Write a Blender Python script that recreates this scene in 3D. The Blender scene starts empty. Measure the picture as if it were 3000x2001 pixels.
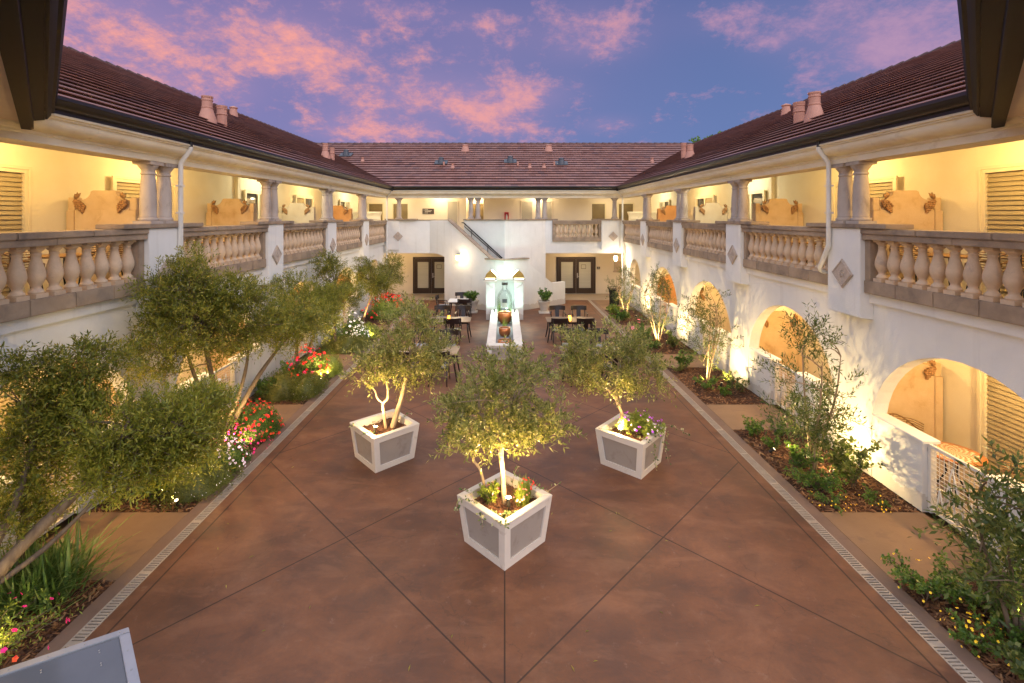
import bpy, bmesh, math, random
import numpy as np
from mathutils import Vector, Matrix
random.seed(7)
RNG = np.random.default_rng(11)
PI = math.pi
scene = bpy.context.scene
COL = scene.collection
# ------------------------------------------------------------------ camera model
CAM_Z, FPX, VPU, VPV = 4.45, 1405.0, 1478.5, 634.0     # eye height, focal length and vanishing point (photo pixels)

def at(u, v, Y):
    """world point of photo pixel (u, v) at depth Y"""
    return ((u - VPU) * Y / FPX, Y, CAM_Z - (v - VPV) * Y / FPX)

# ------------------------------------------------------------------ mesh building
class M:
    def __init__(s):
        s.v, s.f, s.uv = [], [], None
    def add(s, vs, fs):
        o = len(s.v)
        s.v.extend([tuple(p) for p in vs])
        s.f.extend([tuple(i + o for i in f) for f in fs])
        return s
    def box(s, x0, x1, y0, y1, z0, z1):
        x0, x1 = sorted((x0, x1)); y0, y1 = sorted((y0, y1)); z0, z1 = sorted((z0, z1))
        return s.add([(x0, y0, z0), (x1, y0, z0), (x1, y1, z0), (x0, y1, z0), (x0, y0, z1), (x1, y0, z1), (x1, y1, z1), (x0, y1, z1)],
                     [(0, 3, 2, 1), (4, 5, 6, 7), (0, 1, 5, 4), (1, 2, 6, 5), (2, 3, 7, 6), (3, 0, 4, 7)])
    def prism(s, poly, a0, a1, axis):
        """poly: 2D outline; axis 'x': outline in (y,z); 'y': outline in (x,z); 'z': outline in (x,y)"""
        n = len(poly)
        def P(p, a):
            return {'x': (a, p[0], p[1]), 'y': (p[0], a, p[1]), 'z': (p[0], p[1], a)}[axis]
        vs = [P(p, a0) for p in poly] + [P(p, a1) for p in poly]
        fs = [tuple(range(n)), tuple(range(2 * n - 1, n - 1, -1))]
        fs += [(i, n + i, n + (i + 1) % n, (i + 1) % n) for i in range(n)]
        return s.add(vs, fs)
    def lathe(s, prof, c=(0, 0, 0), seg=16, cap=True):
        vs, fs = [], []
        for r, z in prof:
            for k in range(seg):
                a = 2 * PI * k / seg
                vs.append((c[0] + r * math.cos(a), c[1] + r * math.sin(a), c[2] + z))
        for i in range(len(prof) - 1):
            for k in range(seg):
                k2 = (k + 1) % seg
                fs.append((i * seg + k, i * seg + k2, (i + 1) * seg + k2, (i + 1) * seg + k))
        if cap:
            fs.append(tuple(range(seg - 1, -1, -1)))
            fs.append(tuple(range((len(prof) - 1) * seg, len(prof) * seg)))
        return s.add(vs, fs)
    def tube(s, pts, rad, seg=6, cap=True):
        pts = [Vector(p) for p in pts]
        n = len(pts)
        if not hasattr(rad, '__len__'): rad = [rad] * n
        vs, fs = [], []
        prev = None
        for i, p in enumerate(pts):
            d = (pts[min(i + 1, n - 1)] - pts[max(i - 1, 0)])
            d = d.normalized() if d.length > 1e-9 else Vector((0, 0, 1))
            if prev is None:
                a = d.cross(Vector((0, 0, 1)) if abs(d.z) < .9 else Vector((1, 0, 0))).normalized()
            else:
                a = prev - d * prev.dot(d)
                a = a.normalized() if a.length > 1e-6 else d.orthogonal().normalized()
            prev = a
            b = d.cross(a)
            for k in range(seg):
                t = 2 * PI * k / seg
                vs.append(p + (a * math.cos(t) + b * math.sin(t)) * rad[i])
        for i in range(n - 1):
            for k in range(seg):
                k2 = (k + 1) % seg
                fs.append((i * seg + k, i * seg + k2, (i + 1) * seg + k2, (i + 1) * seg + k))
        if cap:
            fs.append(tuple(range(seg - 1, -1, -1))); fs.append(tuple(range((n - 1) * seg, n * seg)))
        return s.add(vs, fs)
    def bar(s, p, q, w, h, up=(0, 0, 1)):
        """rectangular bar from p to q, width w across, height h along up"""
        p, q = Vector(p), Vector(q)
        d = (q - p).normalized(); u = Vector(up)
        a = d.cross(u)
        a = a.normalized() if a.length > 1e-6 else d.orthogonal().normalized()
        b = a.cross(d).normalized()
        vs = []
        for c in (p, q):
            for i, j in ((-1, -1), (1, -1), (1, 1), (-1, 1)):
                vs.append(c + a * (w / 2 * i) + b * (h / 2 * j))
        return s.add(vs, [(0, 3, 2, 1), (4, 5, 6, 7), (0, 1, 5, 4), (1, 2, 6, 5), (2, 3, 7, 6), (3, 0, 4, 7)])
    def ball(s, c, r, seg=8, rings=6, sq=(1, 1, 1)):
        prof = []
        vs, fs = [], []
        for i in range(1, rings):
            t = PI * i / rings
            for k in range(seg):
                a = 2 * PI * k / seg
                vs.append((c[0] + r * sq[0] * math.sin(t) * math.cos(a), c[1] + r * sq[1] * math.sin(t) * math.sin(a), c[2] + r * sq[2] * math.cos(t)))
        top = len(vs); vs.append((c[0], c[1], c[2] + r * sq[2])); vs.append((c[0], c[1], c[2] - r * sq[2]))
        for i in range(rings - 2):
            for k in range(seg):
                k2 = (k + 1) % seg
                fs.append((i * seg + k, (i + 1) * seg + k, (i + 1) * seg + k2, i * seg + k2))
        for k in range(seg):
            k2 = (k + 1) % seg
            fs.append((top, k, k2)); fs.append((top + 1, (rings - 2) * seg + k2, (rings - 2) * seg + k))
        return s.add(vs, fs)
    def xform(s, mat, start=0):
        for i in range(start, len(s.v)):
            s.v[i] = tuple(mat @ Vector(s.v[i]))
        return s

ORG = {}
def tag(o, label=None, cat=None, group=None, kind=None):
    if label: o['label'] = label
    if cat: o['category'] = cat
    if group: o['group'] = group
    if kind: o['kind'] = kind
    return o
def thing(name, loc, label, cat, group=None):
    o = bpy.data.objects.new(name, None)
    COL.objects.link(o); o.location = loc; o.empty_display_size = .1
    ORG[o.name] = Vector(loc)
    return tag(o, label, cat, group)
def obj(name, m, mat, parent=None, smooth=False, bevel=0, fix=True, label=None):
    org = ORG.get(parent.name, Vector((0, 0, 0))) if parent else Vector((0, 0, 0))
    me = bpy.data.meshes.new(name)
    me.from_pydata([(p[0] - org.x, p[1] - org.y, p[2] - org.z) for p in m.v], [], m.f)
    if fix:
        b = bmesh.new(); b.from_mesh(me)
        bmesh.ops.recalc_face_normals(b, faces=b.faces)
        if bevel:
            es = [e for e in b.edges if len(e.link_faces) == 2 and e.calc_face_angle(0) > .6]
            bmesh.ops.bevel(b, geom=es, offset=bevel, segments=2, affect='EDGES', clamp_overlap=True)
        b.to_mesh(me); b.free()
    if m.uv:
        lay = me.uv_layers.new(name='UVMap')
        lay.data.foreach_set('uv', np.asarray(m.uv, dtype=np.float32).ravel())
    if smooth:
        me.shade_smooth()
        if smooth == 2: me.set_sharp_from_angle(angle=math.radians(40))
    me.materials.append(mat)
    o = bpy.data.objects.new(name, me); COL.objects.link(o)
    if parent:
        o.parent = parent
        ORG[o.name] = org
    if label: o['label'] = label
    return o
def obj_np(name, V, F, mat, parent):
    """mesh from numpy verts (n,3) and quads (m,4)"""
    org = ORG.get(parent.name, Vector((0, 0, 0)))
    V = np.asarray(V, dtype=np.float32) - np.array(org[:], dtype=np.float32)
    F = np.asarray(F, dtype=np.int32)
    me = bpy.data.meshes.new(name)
    me.vertices.add(len(V)); me.vertices.foreach_set('co', V.ravel())
    me.loops.add(F.size); me.loops.foreach_set('vertex_index', F.ravel())
    me.polygons.add(len(F))
    me.polygons.foreach_set('loop_start', np.arange(0, F.size, 4, dtype=np.int32))
    me.update(calc_edges=True); me.validate()
    me.materials.append(mat)
    o = bpy.data.objects.new(name, me); COL.objects.link(o); o.parent = parent
    ORG[o.name] = org
    return o
def kids(o): return [c for c in bpy.data.objects if c.parent == o]
def copy_tree(o, parent=None):
    c = o.copy(); COL.objects.link(c)
    if parent: c.parent = parent
    for ch in list(o.children): copy_tree(ch, c)
    return c

# ------------------------------------------------------------------ materials
class NT:
    """small wrapper for building node trees"""
    def __init__(s, nt): s.t = nt; s.n = nt.nodes; s.l = nt.links
    def node(s, typ, **kw):
        x = s.n.new(typ)
        for k, v in kw.items():
            if k.startswith('i_'):
                x.inputs[int(k[2:]) if k[2:].isdigit() else k[2:].replace('_', ' ')].default_value = v
            else: setattr(x, k, v)
        return x
    def link(s, a, b): s.l.new(a, b)
    def val(s, x, sock):
        if isinstance(x, (int, float)): sock.default_value = x
        elif isinstance(x, (tuple, list)): sock.default_value = x
        else: s.l.new(x, sock)
    def math(s, op, a, b=None, c=None, clamp=False):
        x = s.n.new('ShaderNodeMath'); x.operation = op; x.use_clamp = clamp
        for i, q in enumerate((a, b, c)):
            if q is not None: s.val(q, x.inputs[i])
        return x.outputs[0]
    def mix(s, f, a, b, blend='MIX'):
        x = s.n.new('ShaderNodeMix'); x.data_type = 'RGBA'; x.blend_type = blend
        s.val(f, x.inputs[0]); s.val(a, x.inputs[6]); s.val(b, x.inputs[7])
        return x.outputs[2]
    def ramp(s, f, stops, interp='LINEAR'):
        x = s.n.new('ShaderNodeValToRGB'); x.color_ramp.interpolation = interp
        e = x.color_ramp.elements
        while len(e) < len(stops): e.new(.5)
        for i, (p, c) in enumerate(stops):
            e[i].position = p; e[i].color = (*c, 1) if len(c) == 3 else c
        s.val(f, x.inputs[0]); return x.outputs[0]
    def noise(s, vec, scale, detail=4, rough=.55, dist=0, out=0):
        x = s.n.new('ShaderNodeTexNoise'); x.inputs['Scale'].default_value = scale
        x.inputs['Detail'].default_value = detail; x.inputs['Roughness'].default_value = rough; x.inputs['Distortion'].default_value = dist
        if vec is not None: s.l.new(vec, x.inputs['Vector'])
        return x.outputs[out]
def c4(c): return (*c, 1) if len(c) == 3 else c
def new_mat(name):
    m = bpy.data.materials.new(name); m.use_nodes = True
    nt = NT(m.node_tree)
    b = m.node_tree.nodes['Principled BSDF']
    return m, nt, b
def wpos(nt):
    return nt.node('ShaderNodeNewGeometry').outputs['Position']
def surf(name, c1, c2=None, scale=3, rough=.7, bump=0, bscale=40, metal=0, spec=.5, detail=5, dirt=None, dscale=1.0, dlo=.55, dhi=.75, stretch=None):
    """plain procedural surface: two colours mixed by noise in world space, optional dirt blotches, optional bump"""
    m, nt, b = new_mat(name)
    pos = wpos(nt)
    if stretch:
        mp = nt.node('ShaderNodeMapping'); mp.inputs['Scale'].default_value = stretch
        nt.link(pos, mp.inputs[0]); pos = mp.outputs[0]
    c2 = c2 or tuple(x * .85 for x in c1)
    n = nt.noise(pos, scale, detail, .6)
    f = nt.ramp(n, [(.3, (0, 0, 0)), (.7, (1, 1, 1))])
    col = nt.mix(f, c4(c1), c4(c2))
    if dirt:
        d = nt.noise(pos, dscale, 6, .65, .4)
        col = nt.mix(nt.ramp(d, [(dlo, (0, 0, 0)), (dhi, (1, 1, 1))]), col, c4(dirt))
    nt.link(col, b.inputs['Base Color'])
    b.inputs['Roughness'].default_value = rough; b.inputs['Metallic'].default_value = metal
    b.inputs['Specular IOR Level'].default_value = spec
    if bump:
        h = nt.noise(pos, bscale, 6, .6)
        bp = nt.node('ShaderNodeBump'); bp.inputs['Strength'].default_value = bump; bp.inputs['Distance'].default_value = .02
        nt.link(h, bp.inputs['Height']); nt.link(bp.outputs[0], b.inputs['Normal'])
    return m
def glow(name, col, strength):
    m, nt, b = new_mat(name)
    b.inputs['Base Color'].default_value = c4(col); b.inputs['Emission Color'].default_value = c4(col)
    b.inputs['Emission Strength'].default_value = strength
    return m
LEAFV = 2.6
def leaf_mat(name, cols, rough=.42, trans=.4):
    """leaf colours vary from leaf to leaf"""
    m, nt, b = new_mat(name)
    g = nt.node('ShaderNodeNewGeometry')
    k = len(cols)
    col = nt.ramp(g.outputs['Random Per Island'], [(i / max(k - 1, 1), c) for i, c in enumerate(cols)])
    big = nt.noise(g.outputs['Position'], 2.2, 2, .5)
    hs = nt.node('ShaderNodeHueSaturation'); nt.link(col, hs.inputs['Color'])
    nt.link(nt.math('MULTIPLY_ADD', big, .9, LEAFV - .45), hs.inputs['Value'])
    nt.link(hs.outputs[0], b.inputs['Base Color'])
    b.inputs['Roughness'].default_value = rough
    tr = nt.node('ShaderNodeBsdfTranslucent'); nt.link(hs.outputs[0], tr.inputs['Color'])
    mx = nt.node('ShaderNodeMixShader', i_0=trans)
    nt.link(b.outputs[0], mx.inputs[1]); nt.link(tr.outputs[0], mx.inputs[2])
    nt.link(mx.outputs[0], m.node_tree.nodes['Material Output'].inputs['Surface'])
    return m

MT = {}
MT['stucco'] = surf('white_stucco', (.78, .77, .74), (.72, .71, .68), 1.2, .85, .12, 60, spec=.2, dirt=(.62, .59, .54), dscale=.7, dlo=.6, dhi=.85)
def stucco_mat():
    m, nt, b = new_mat('white_stucco_weathered')
    pos = wpos(nt)
    def mapped(sc):
        mp = nt.node('ShaderNodeMapping'); mp.inputs['Scale'].default_value = sc; nt.link(pos, mp.inputs[0]); return mp.outputs[0]
    n = nt.noise(pos, 1.1, 6, .6)
    col = nt.mix(nt.ramp(n, [(.3, (0, 0, 0)), (.7, (1, 1, 1))]), (.79, .78, .75, 1), (.71, .70, .665, 1))
    st = nt.noise(mapped((3.2, 3.2, .22)), 1.6, 6, .65)
    col = nt.mix(nt.ramp(st, [(.56, (0, 0, 0)), (.78, (.42, .42, .42))]), col, (.52, .49, .44, 1))
    sp = nt.node('ShaderNodeSeparateXYZ'); nt.link(pos, sp.inputs[0])
    foot = nt.math('MULTIPLY', nt.math('LESS_THAN', nt.math('ADD', sp.outputs[2], nt.math('MULTIPLY', nt.noise(pos, 3.5, 6, .7), -.5)), .0), .45)
    col = nt.mix(foot, col, (.44, .37, .30, 1))
    nt.link(col, b.inputs['Base Color']); b.inputs['Roughness'].default_value = .85; b.inputs['Specular IOR Level'].default_value = .2
    h = nt.math('ADD', nt.noise(pos, 55, 6, .6), nt.math('MULTIPLY', nt.noise(pos, 7, 4, .55), 1.6))
    bp = nt.node('ShaderNodeBump'); bp.inputs['Strength'].default_value = .16; bp.inputs['Distance'].default_value = .03
    nt.link(h, bp.inputs['Height']); nt.link(bp.outputs[0], b.inputs['Normal'])
    return m
MT['stucco'] = stucco_mat()
MT['cream'] = surf('cream_stucco', (.82, .76, .59), (.76, .69, .51), 1.5, .85, .15, 50, spec=.2)
MT['ochre'] = surf('peach_stucco', (.78, .70, .59), (.74, .66, .55), 1.5, .85, .1, 50, spec=.2)
MT['cornice'] = surf('cornice_plaster', (.82, .75, .60), (.75, .65, .47), 2.5, .8, .06, 40, spec=.2, dirt=(.55, .46, .33), dscale=3.5, dlo=.6, dhi=.8)
MT['ceiling'] = surf('ceiling_plaster', (.75, .68, .55), (.7, .63, .5), 2, .9, spec=.1)
MT['stone'] = surf('weathered_stone', (.41, .31, .22), (.26, .195, .14), 3.0, .8, .25, 35, spec=.25, dirt=(.17, .135, .11), dscale=1.8, dlo=.5, dhi=.75)
MT['balstone'] = surf('baluster_stone', (.64, .48, .33), (.50, .37, .25), 5.0, .75, .2, 45, spec=.25, dirt=(.30, .24, .21), dscale=4, dlo=.58, dhi=.8)
MT['colstone'] = surf('column_stone', (.50, .43, .37), (.36, .30, .26), 3.0, .8, .25, 35, spec=.25, dirt=(.2, .17, .15), dscale=3.2, dlo=.55, dhi=.75, stretch=(1, 1, .45))
MT['terracotta'] = surf('ochre_stone', (.68, .52, .33), (.58, .41, .23), 2.5, .8, .2, 40, spec=.25, dirt=(.42, .25, .11), dscale=2.5, dlo=.55, dhi=.8)
MT['palestone'] = surf('pale_screen_stone', (.68, .60, .46), (.60, .50, .36), 2.5, .8, .2, 40, spec=.25)
MT['orangestone'] = surf('orange_screen_stone', (.66, .38, .18), (.56, .29, .12), 2.5, .8, .2, 40, spec=.25)
MT['carving'] = surf('carved_stone', (.44, .25, .11), (.30, .16, .07), 22, .7, .2, 60)
MT['medal'] = surf('medallion_stone', (.52, .44, .37), (.42, .34, .28), 14, .8, .3, 60)
MT['gutter'] = surf('dark_bronze_gutter', (.022, .016, .013), (.016, .012, .010), 4, .32)
MT['whitepipe'] = surf('white_painted_pipe', (.75, .73, .68), (.68, .66, .61), 3, .5)
MT['frame'] = surf('cream_window_frame', (.72, .64, .46), (.68, .6, .42), 3, .45)
MT['shutter'] = surf('louvre_shutter', (.34, .28, .17), (.29, .24, .145), 3, .5)
MT['darkdoor'] = surf('dark_brown_door', (.045, .026, .018), (.035, .02, .014), 6, .4, stretch=(8, 8, .6))
MT['olivedoor'] = surf('olive_panel_door', (.17, .12, .05), (.13, .095, .04), 5, .5)
MT['niche'] = surf('pale_niche_panel', (.42, .39, .34), (.38, .35, .30), 3, .8)
MT['metal'] = surf('brushed_metal', (.55, .54, .52), (.45, .44, .43), 30, .35, metal=.9)
MT['iron'] = surf('black_iron', (.02, .018, .017), (.03, .025, .022), 20, .45, metal=.3)
MT['grate'] = surf('grate_metal', (.46, .38, .30), (.36, .29, .23), 9, .55, metal=.1)
MT['trench'] = surf('drain_trench', (.025, .018, .015), None, 9, .9)
MT['plwhite'] = surf('planter_white', (.74, .69, .62), (.69, .63, .56), 3, .5, .05, 30, dirt=(.46, .38, .31), dscale=7, dlo=.60, dhi=.80)
MT['plgrey'] = surf('planter_grey_panel', (.37, .325, .29), (.33, .29, .255), 2, .6, .05, 60, dirt=(.24, .195, .165), dscale=5, dlo=.55, dhi=.8)
MT['soil'] = surf('planter_bark_soil', (.20, .085, .045), (.07, .03, .018), 40, .95, .9, 55)
MT['chair'] = surf('dark_wood', (.014, .008, .008), (.022, .012, .012), 12, .3, stretch=(1, 1, .2))
MT['cushion'] = surf('grey_cushion', (.34, .33, .33), (.29, .28, .29), 40, .9, .1, 200)
MT['tabletop'] = surf('table_wood', (.20, .125, .075), (.14, .085, .05), 6, .35, stretch=(.3, 4, 1))
MT['whitetop'] = surf('white_table', (.72, .69, .64), None, 6, .5)
MT['wicker'] = surf('woven_rattan', (.33, .19, .075), (.20, .11, .045), 30, .6, .2, 90)
MT['urn'] = surf('white_urn', (.72, .66, .58), (.62, .55, .47), 6, .75, .12, 50)
MT['copper'] = surf('copper', (.80, .33, .14), (.62, .22, .09), 8, .28, metal=1)
MT['gatewhite'] = surf('white_gate_paint', (.76, .73, .66), None, 8, .4)
MT['pot'] = surf('terracotta_pot', (.50, .25, .18), (.43, .205, .15), 4, .65, .06, 40)
MT['black'] = surf('black_vent', (.02, .022, .026), None, 6, .4)
MT['lead'] = surf('lead_flashing', (.06, .065, .08), (.045, .05, .06), 6, .5)
MT['red'] = surf('red_cabinet', (.62, .02, .018), (.5, .015, .014), 6, .35)
MT['signbrown'] = surf('sign_brown', (.055, .035, .027), None, 8, .45)
MT['signwhite'] = surf('sign_white', (.78, .76, .72), None, 8, .5)
MT['brass'] = surf('brass_shade', (.52, .37, .10), (.42, .29, .07), 8, .35, metal=.35)
MT['bark'] = surf('olive_bark', (.20, .145, .095), (.11, .075, .05), 16, .85, .6, 35, stretch=(1, 1, .35))
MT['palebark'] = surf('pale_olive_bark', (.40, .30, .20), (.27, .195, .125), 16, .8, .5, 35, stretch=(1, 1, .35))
MT['panelframe'] = surf('aluminium_frame', (.50, .52, .56), (.42, .44, .48), 10, .35, metal=.7)
MT['panel'] = surf('grey_acrylic_panel', (.17, .175, .185), (.12, .125, .135), 1.6, .10, spec=.6)
MT['eave'] = surf('dark_eave_paint', (.011, .007, .004), (.009, .006, .004), 5, .55, spec=.08, stretch=(1, 1, 1))
MT['soffit'] = surf('tan_soffit', (.72, .58, .42), (.66, .52, .37), 3, .8)
MT['tilesurf'] = surf('pebble', (.3, .28, .27), None, 20, .8)
MT['olive1'] = leaf_mat('olive_leaf_grey', [(.042, .05, .010), (.085, .092, .018), (.135, .135, .034), (.21, .19, .065)])
MT['olive2'] = leaf_mat('olive_leaf_deep', [(.04, .05, .007), (.07, .08, .010), (.11, .11, .015), (.16, .135, .022)])
MT['olive3'] = leaf_mat('olive_leaf_mid', [(.055, .068, .009), (.095, .105, .012), (.135, .135, .018), (.18, .16, .028)])
MT['darkleaf'] = leaf_mat('dark_leaf', [(.02, .034, .008), (.036, .052, .012), (.062, .08, .018), (.105, .11, .032)])
MT['boxleaf'] = leaf_mat('box_leaf', [(.028, .058, .010), (.05, .088, .014), (.08, .125, .022)])
MT['limeleaf'] = leaf_mat('lime_leaf', [(.07, .10, .015), (.11, .14, .02), (.16, .18, .03)])
MT['mossleaf'] = leaf_mat('moss_leaf', [(.045, .058, .012), (.075, .082, .016), (.115, .11, .025)])
MT['grassleaf'] = leaf_mat('grass_leaf', [(.03, .06, .012), (.06, .10, .02), (.11, .14, .04)])
MT['ivyleaf'] = leaf_mat('ivy_leaf', [(.03, .055, .02), (.07, .10, .03), (.30, .29, .16)])
for k, c in dict(redfl=((.42, .010, .014), (.62, .03, .025)), magfl=((.5, .01, .10), (.65, .03, .2)), whitefl=((.8, .78, .72), (.7, .68, .66)), pinkfl=((.75, .5, .62), (.8, .7, .75)),
                 purfl=((.32, .06, .5), (.45, .1, .6)), yelfl=((.75, .5, .03), (.6, .35, .02)), orafl=((.62, .10, .02), (.55, .03, .02)), rosefl=((.8, .3, .3), (.7, .15, .2))).items():
    MT[k] = leaf_mat('petal_' + k, c, .6, .3)
MT['lampwarm'] = glow('warm_lamp_glass', (1, .72, .34), 14)
MT['lampbed'] = glow('bed_lamp_lens', (1, .78, .4), 4)
MT['lampglare'] = glow('planter_lamp_lens', (1, .80, .42), 60)
MT['hoodglow'] = glow('lit_hood_glow', (1, .95, .62), 2.2)  # light on the brass hood front, given as a glow of its own
MT['lampcool'] = glow('cool_lamp_lens', (.85, 1, .93), 14)
MT['candle'] = glow('candle_glass', (1, .33, .05), 3.2)
MT['candle2'] = glow('candle_glass_yellow', (1, .52, .08), 3.2)

def mk_glass(name, tint, rough=.03, alpha=.75):
    m, nt, b = new_mat(name)
    b.inputs['Base Color'].default_value = c4(tint); b.inputs['Roughness'].default_value = rough
    b.inputs['Specular IOR Level'].default_value = .8
    return m
MT['darkglass'] = mk_glass('dark_window_glass', (.03, .028, .022))
MT['blindglass'] = surf('blind_glass', (.52, .52, .48), (.46, .46, .42), 2, .25, stretch=(.3, .3, 8), spec=.6)
def clear_glass():
    m, nt, b = new_mat('bottle_glass')
    b.inputs['Base Color'].default_value = (.92, .98, .96, 1); b.inputs['Roughness'].default_value = .02
    b.inputs['Transmission Weight'].default_value = .0
    tr = nt.node('ShaderNodeBsdfTransparent'); tr.inputs[0].default_value = (.975, .995, .985, 1)
    gl = nt.node('ShaderNodeBsdfGlossy'); gl.inputs['Roughness'].default_value = .04
    fr = nt.node('ShaderNodeFresnel'); fr.inputs[0].default_value = 1.45
    f = nt.math('MULTIPLY_ADD', fr.outputs[0], .55, .015)
    mx = nt.node('ShaderNodeMixShader'); nt.link(f, mx.inputs[0]); nt.link(tr.outputs[0], mx.inputs[1]); nt.link(gl.outputs[0], mx.inputs[2])
    nt.link(mx.outputs[0], m.node_tree.nodes['Material Output'].inputs['Surface'])
    return m
MT['glass'] = clear_glass()

def roof_mat():
    m, nt, b = new_mat('concrete_roof_tile')
    uv = nt.node('ShaderNodeUVMap').outputs[0]
    sp = nt.node('ShaderNodeSeparateXYZ'); nt.link(uv, sp.inputs[0])
    row = nt.math('FLOOR', sp.outputs[1])
    along = nt.math('MULTIPLY_ADD', nt.math('MODULO', row, 2), .5, sp.outputs[0])
    tile = nt.math('FLOOR', along)
    cb = nt.node('ShaderNodeCombineXYZ'); nt.link(tile, cb.inputs[0]); nt.link(row, cb.inputs[1])
    wn = nt.node('ShaderNodeTexWhiteNoise'); wn.noise_dimensions = '2D'; nt.link(cb.outputs[0], wn.inputs[0])
    base = nt.ramp(wn.outputs[0], [(0, (.175, .070, .052)), (.35, (.24, .098, .072)), (.7, (.275, .125, .095)), (.88, (.215, .098, .085)), (1, (.13, .06, .055))])
    pos = wpos(nt)
    big = nt.noise(pos, .5, 5, .6)
    col = nt.mix(nt.ramp(big, [(.45, (0, 0, 0)), (.7, (.6, .6, .6))]), base, (.25, .135, .115, 1))
    fr = nt.math('FRACT', along)
    gap = nt.math('GREATER_THAN', nt.math('ABSOLUTE', nt.math('SUBTRACT', fr, .5)), .482)
    col = nt.mix(nt.math('MULTIPLY', gap, .75), col, (.02, .01, .01, 1))
    nt.link(col, b.inputs['Base Color'])
    b.inputs['Roughness'].default_value = .42; b.inputs['Specular IOR Level'].default_value = .3
    bp = nt.node('ShaderNodeBump'); bp.inputs['Strength'].default_value = .25; bp.inputs['Distance'].default_value = .01
    nt.link(nt.noise(pos, 45, 4, .6), bp.inputs['Height']); nt.link(bp.outputs[0], b.inputs['Normal'])
    return m
MT['roof'] = roof_mat()

def patio_mat():
    """stained concrete: cloudy brown, scored joints on a diamond grid"""
    m, nt, b = new_mat('stained_concrete')
    pos = wpos(nt)
    sp = nt.node('ShaderNodeSeparateXYZ'); nt.link(pos, sp.inputs[0])
    X, Y = sp.outputs[0], sp.outputs[1]
    n1 = nt.noise(pos, .5, 7, .6, .3)
    n2 = nt.noise(pos, 1.5, 9, .68, .35)
    n3 = nt.noise(pos, 30, 6, .6)
    col = nt.ramp(n1, [(.30, (.110, .042, .020)), (.45, (.170, .065, .029)), (.58, (.225, .088, .039)), (.74, (.28, .120, .057))])
    col = nt.mix(nt.ramp(n2, [(.34, (.5, .5, .5)), (.56, (0, 0, 0))]), col, (.062, .032, .025, 1))
    col = nt.mix(nt.ramp(n2, [(.58, (0, 0, 0)), (.76, (.45, .45, .45))]), col, (.29, .16, .10, 1))
    col = nt.mix(nt.ramp(n3, [(.3, (.35, .35, .35)), (.7, (0, 0, 0))]), col, (.10, .065, .05, 1))
    # hairline cracks and pale water marks
    vo = nt.node('ShaderNodeTexVoronoi'); vo.feature = 'DISTANCE_TO_EDGE'; vo.inputs['Scale'].default_value = .55
    wob = nt.node('ShaderNodeVectorMath'); wob.operation = 'MULTIPLY_ADD'; nt.link(nt.noise(pos, 1.7, 5, .6, 0, 1), wob.inputs[0]); wob.inputs[1].default_value = (.7, .7, 0); nt.link(pos, wob.inputs[2]); nt.link(wob.outputs[0], vo.inputs['Vector'])
    crack = nt.math('MULTIPLY', nt.math('LESS_THAN', vo.outputs['Distance'], .0022), nt.math('GREATER_THAN', n1, .47))
    col = nt.mix(nt.math('MULTIPLY', crack, .22), col, (.03, .018, .014, 1))
    n4 = nt.noise(pos, 5.5, 8, .72, .2)
    col = nt.mix(nt.ramp(n4, [(.60, (0, 0, 0)), (.70, (.28, .28, .28)), (.76, (0, 0, 0))]), col, (.36, .24, .18, 1))
    n5 = nt.noise(pos, 160, 3, .6)
    col = nt.mix(nt.ramp(n5, [(.35, (.22, .22, .22)), (.6, (0, 0, 0))]), col, (.06, .035, .03, 1))
    mp = nt.node('ShaderNodeMapping'); mp.inputs['Rotation'].default_value = (0, 0, .5); mp.inputs['Scale'].default_value = (.8, 1.7, 1); nt.link(pos, mp.inputs[0])
    n6 = nt.noise(mp.outputs[0], 1.5, 8, .66, .5)
    col = nt.mix(nt.ramp(n6, [(.50, (0, 0, 0)), (.64, (.32, .32, .32)), (.74, (0, 0, 0))]), col, (.29, .135, .072, 1))
    col = nt.mix(nt.ramp(n6, [(.30, (.45, .45, .45)), (.45, (0, 0, 0))]), col, (.06, .03, .024, 1))
    J = 4.236; S = 4.4
    def line(e, w):  # 1 on the joint
        return nt.math('LESS_THAN', nt.math('ABSOLUTE', e), w)
    def grid(e):     # distance to the nearest multiple of S
        q = nt.math('DIVIDE', e, S)
        q = nt.math('SUBTRACT', q, nt.math('ROUND', q))
        return nt.math('MULTIPLY', q, S)
    inside = nt.math('LESS_THAN', nt.math('ABSOLUTE', X), J)
    a = line(grid(nt.math('SUBTRACT', nt.math('ADD', X, Y), 4.45)), .013)
    c = line(grid(nt.math('SUBTRACT', nt.math('SUBTRACT', Y, X), 4.45)), .013)
    near = nt.math('LESS_THAN', Y, 6.2)
    mid = nt.math('MULTIPLY', line(X, .009), near)
    mid2 = nt.math('MULTIPLY', line(X, .009), nt.math('MULTIPLY', nt.math('GREATER_THAN', Y, 8.85), nt.math('LESS_THAN', Y, 13.3)))
    e = nt.math('MAXIMUM', nt.math('MAXIMUM', a, c), nt.math('MAXIMUM', mid, mid2))
    e = nt.math('MULTIPLY', e, inside)
    e = nt.math('MAXIMUM', e, line(nt.math('SUBTRACT', nt.math('ABSOLUTE', X), J), .011))
    col = nt.mix(nt.math('MULTIPLY', e, .75), col, (.02, .012, .010, 1))
    nt.link(col, b.inputs['Base Color'])
    rr = nt.math('MULTIPLY_ADD', n2, .35, .38)
    nt.link(rr, b.inputs['Roughness']); b.inputs['Specular IOR Level'].default_value = .35
    h = nt.math('SUBTRACT', nt.math('MULTIPLY', n3, .15), e)
    bp = nt.node('ShaderNodeBump'); bp.inputs['Strength'].default_value = .35; bp.inputs['Distance'].default_value = .01
    nt.link(h, bp.inputs['Height']); nt.link(bp.outputs[0], b.inputs['Normal'])
    return m
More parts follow.
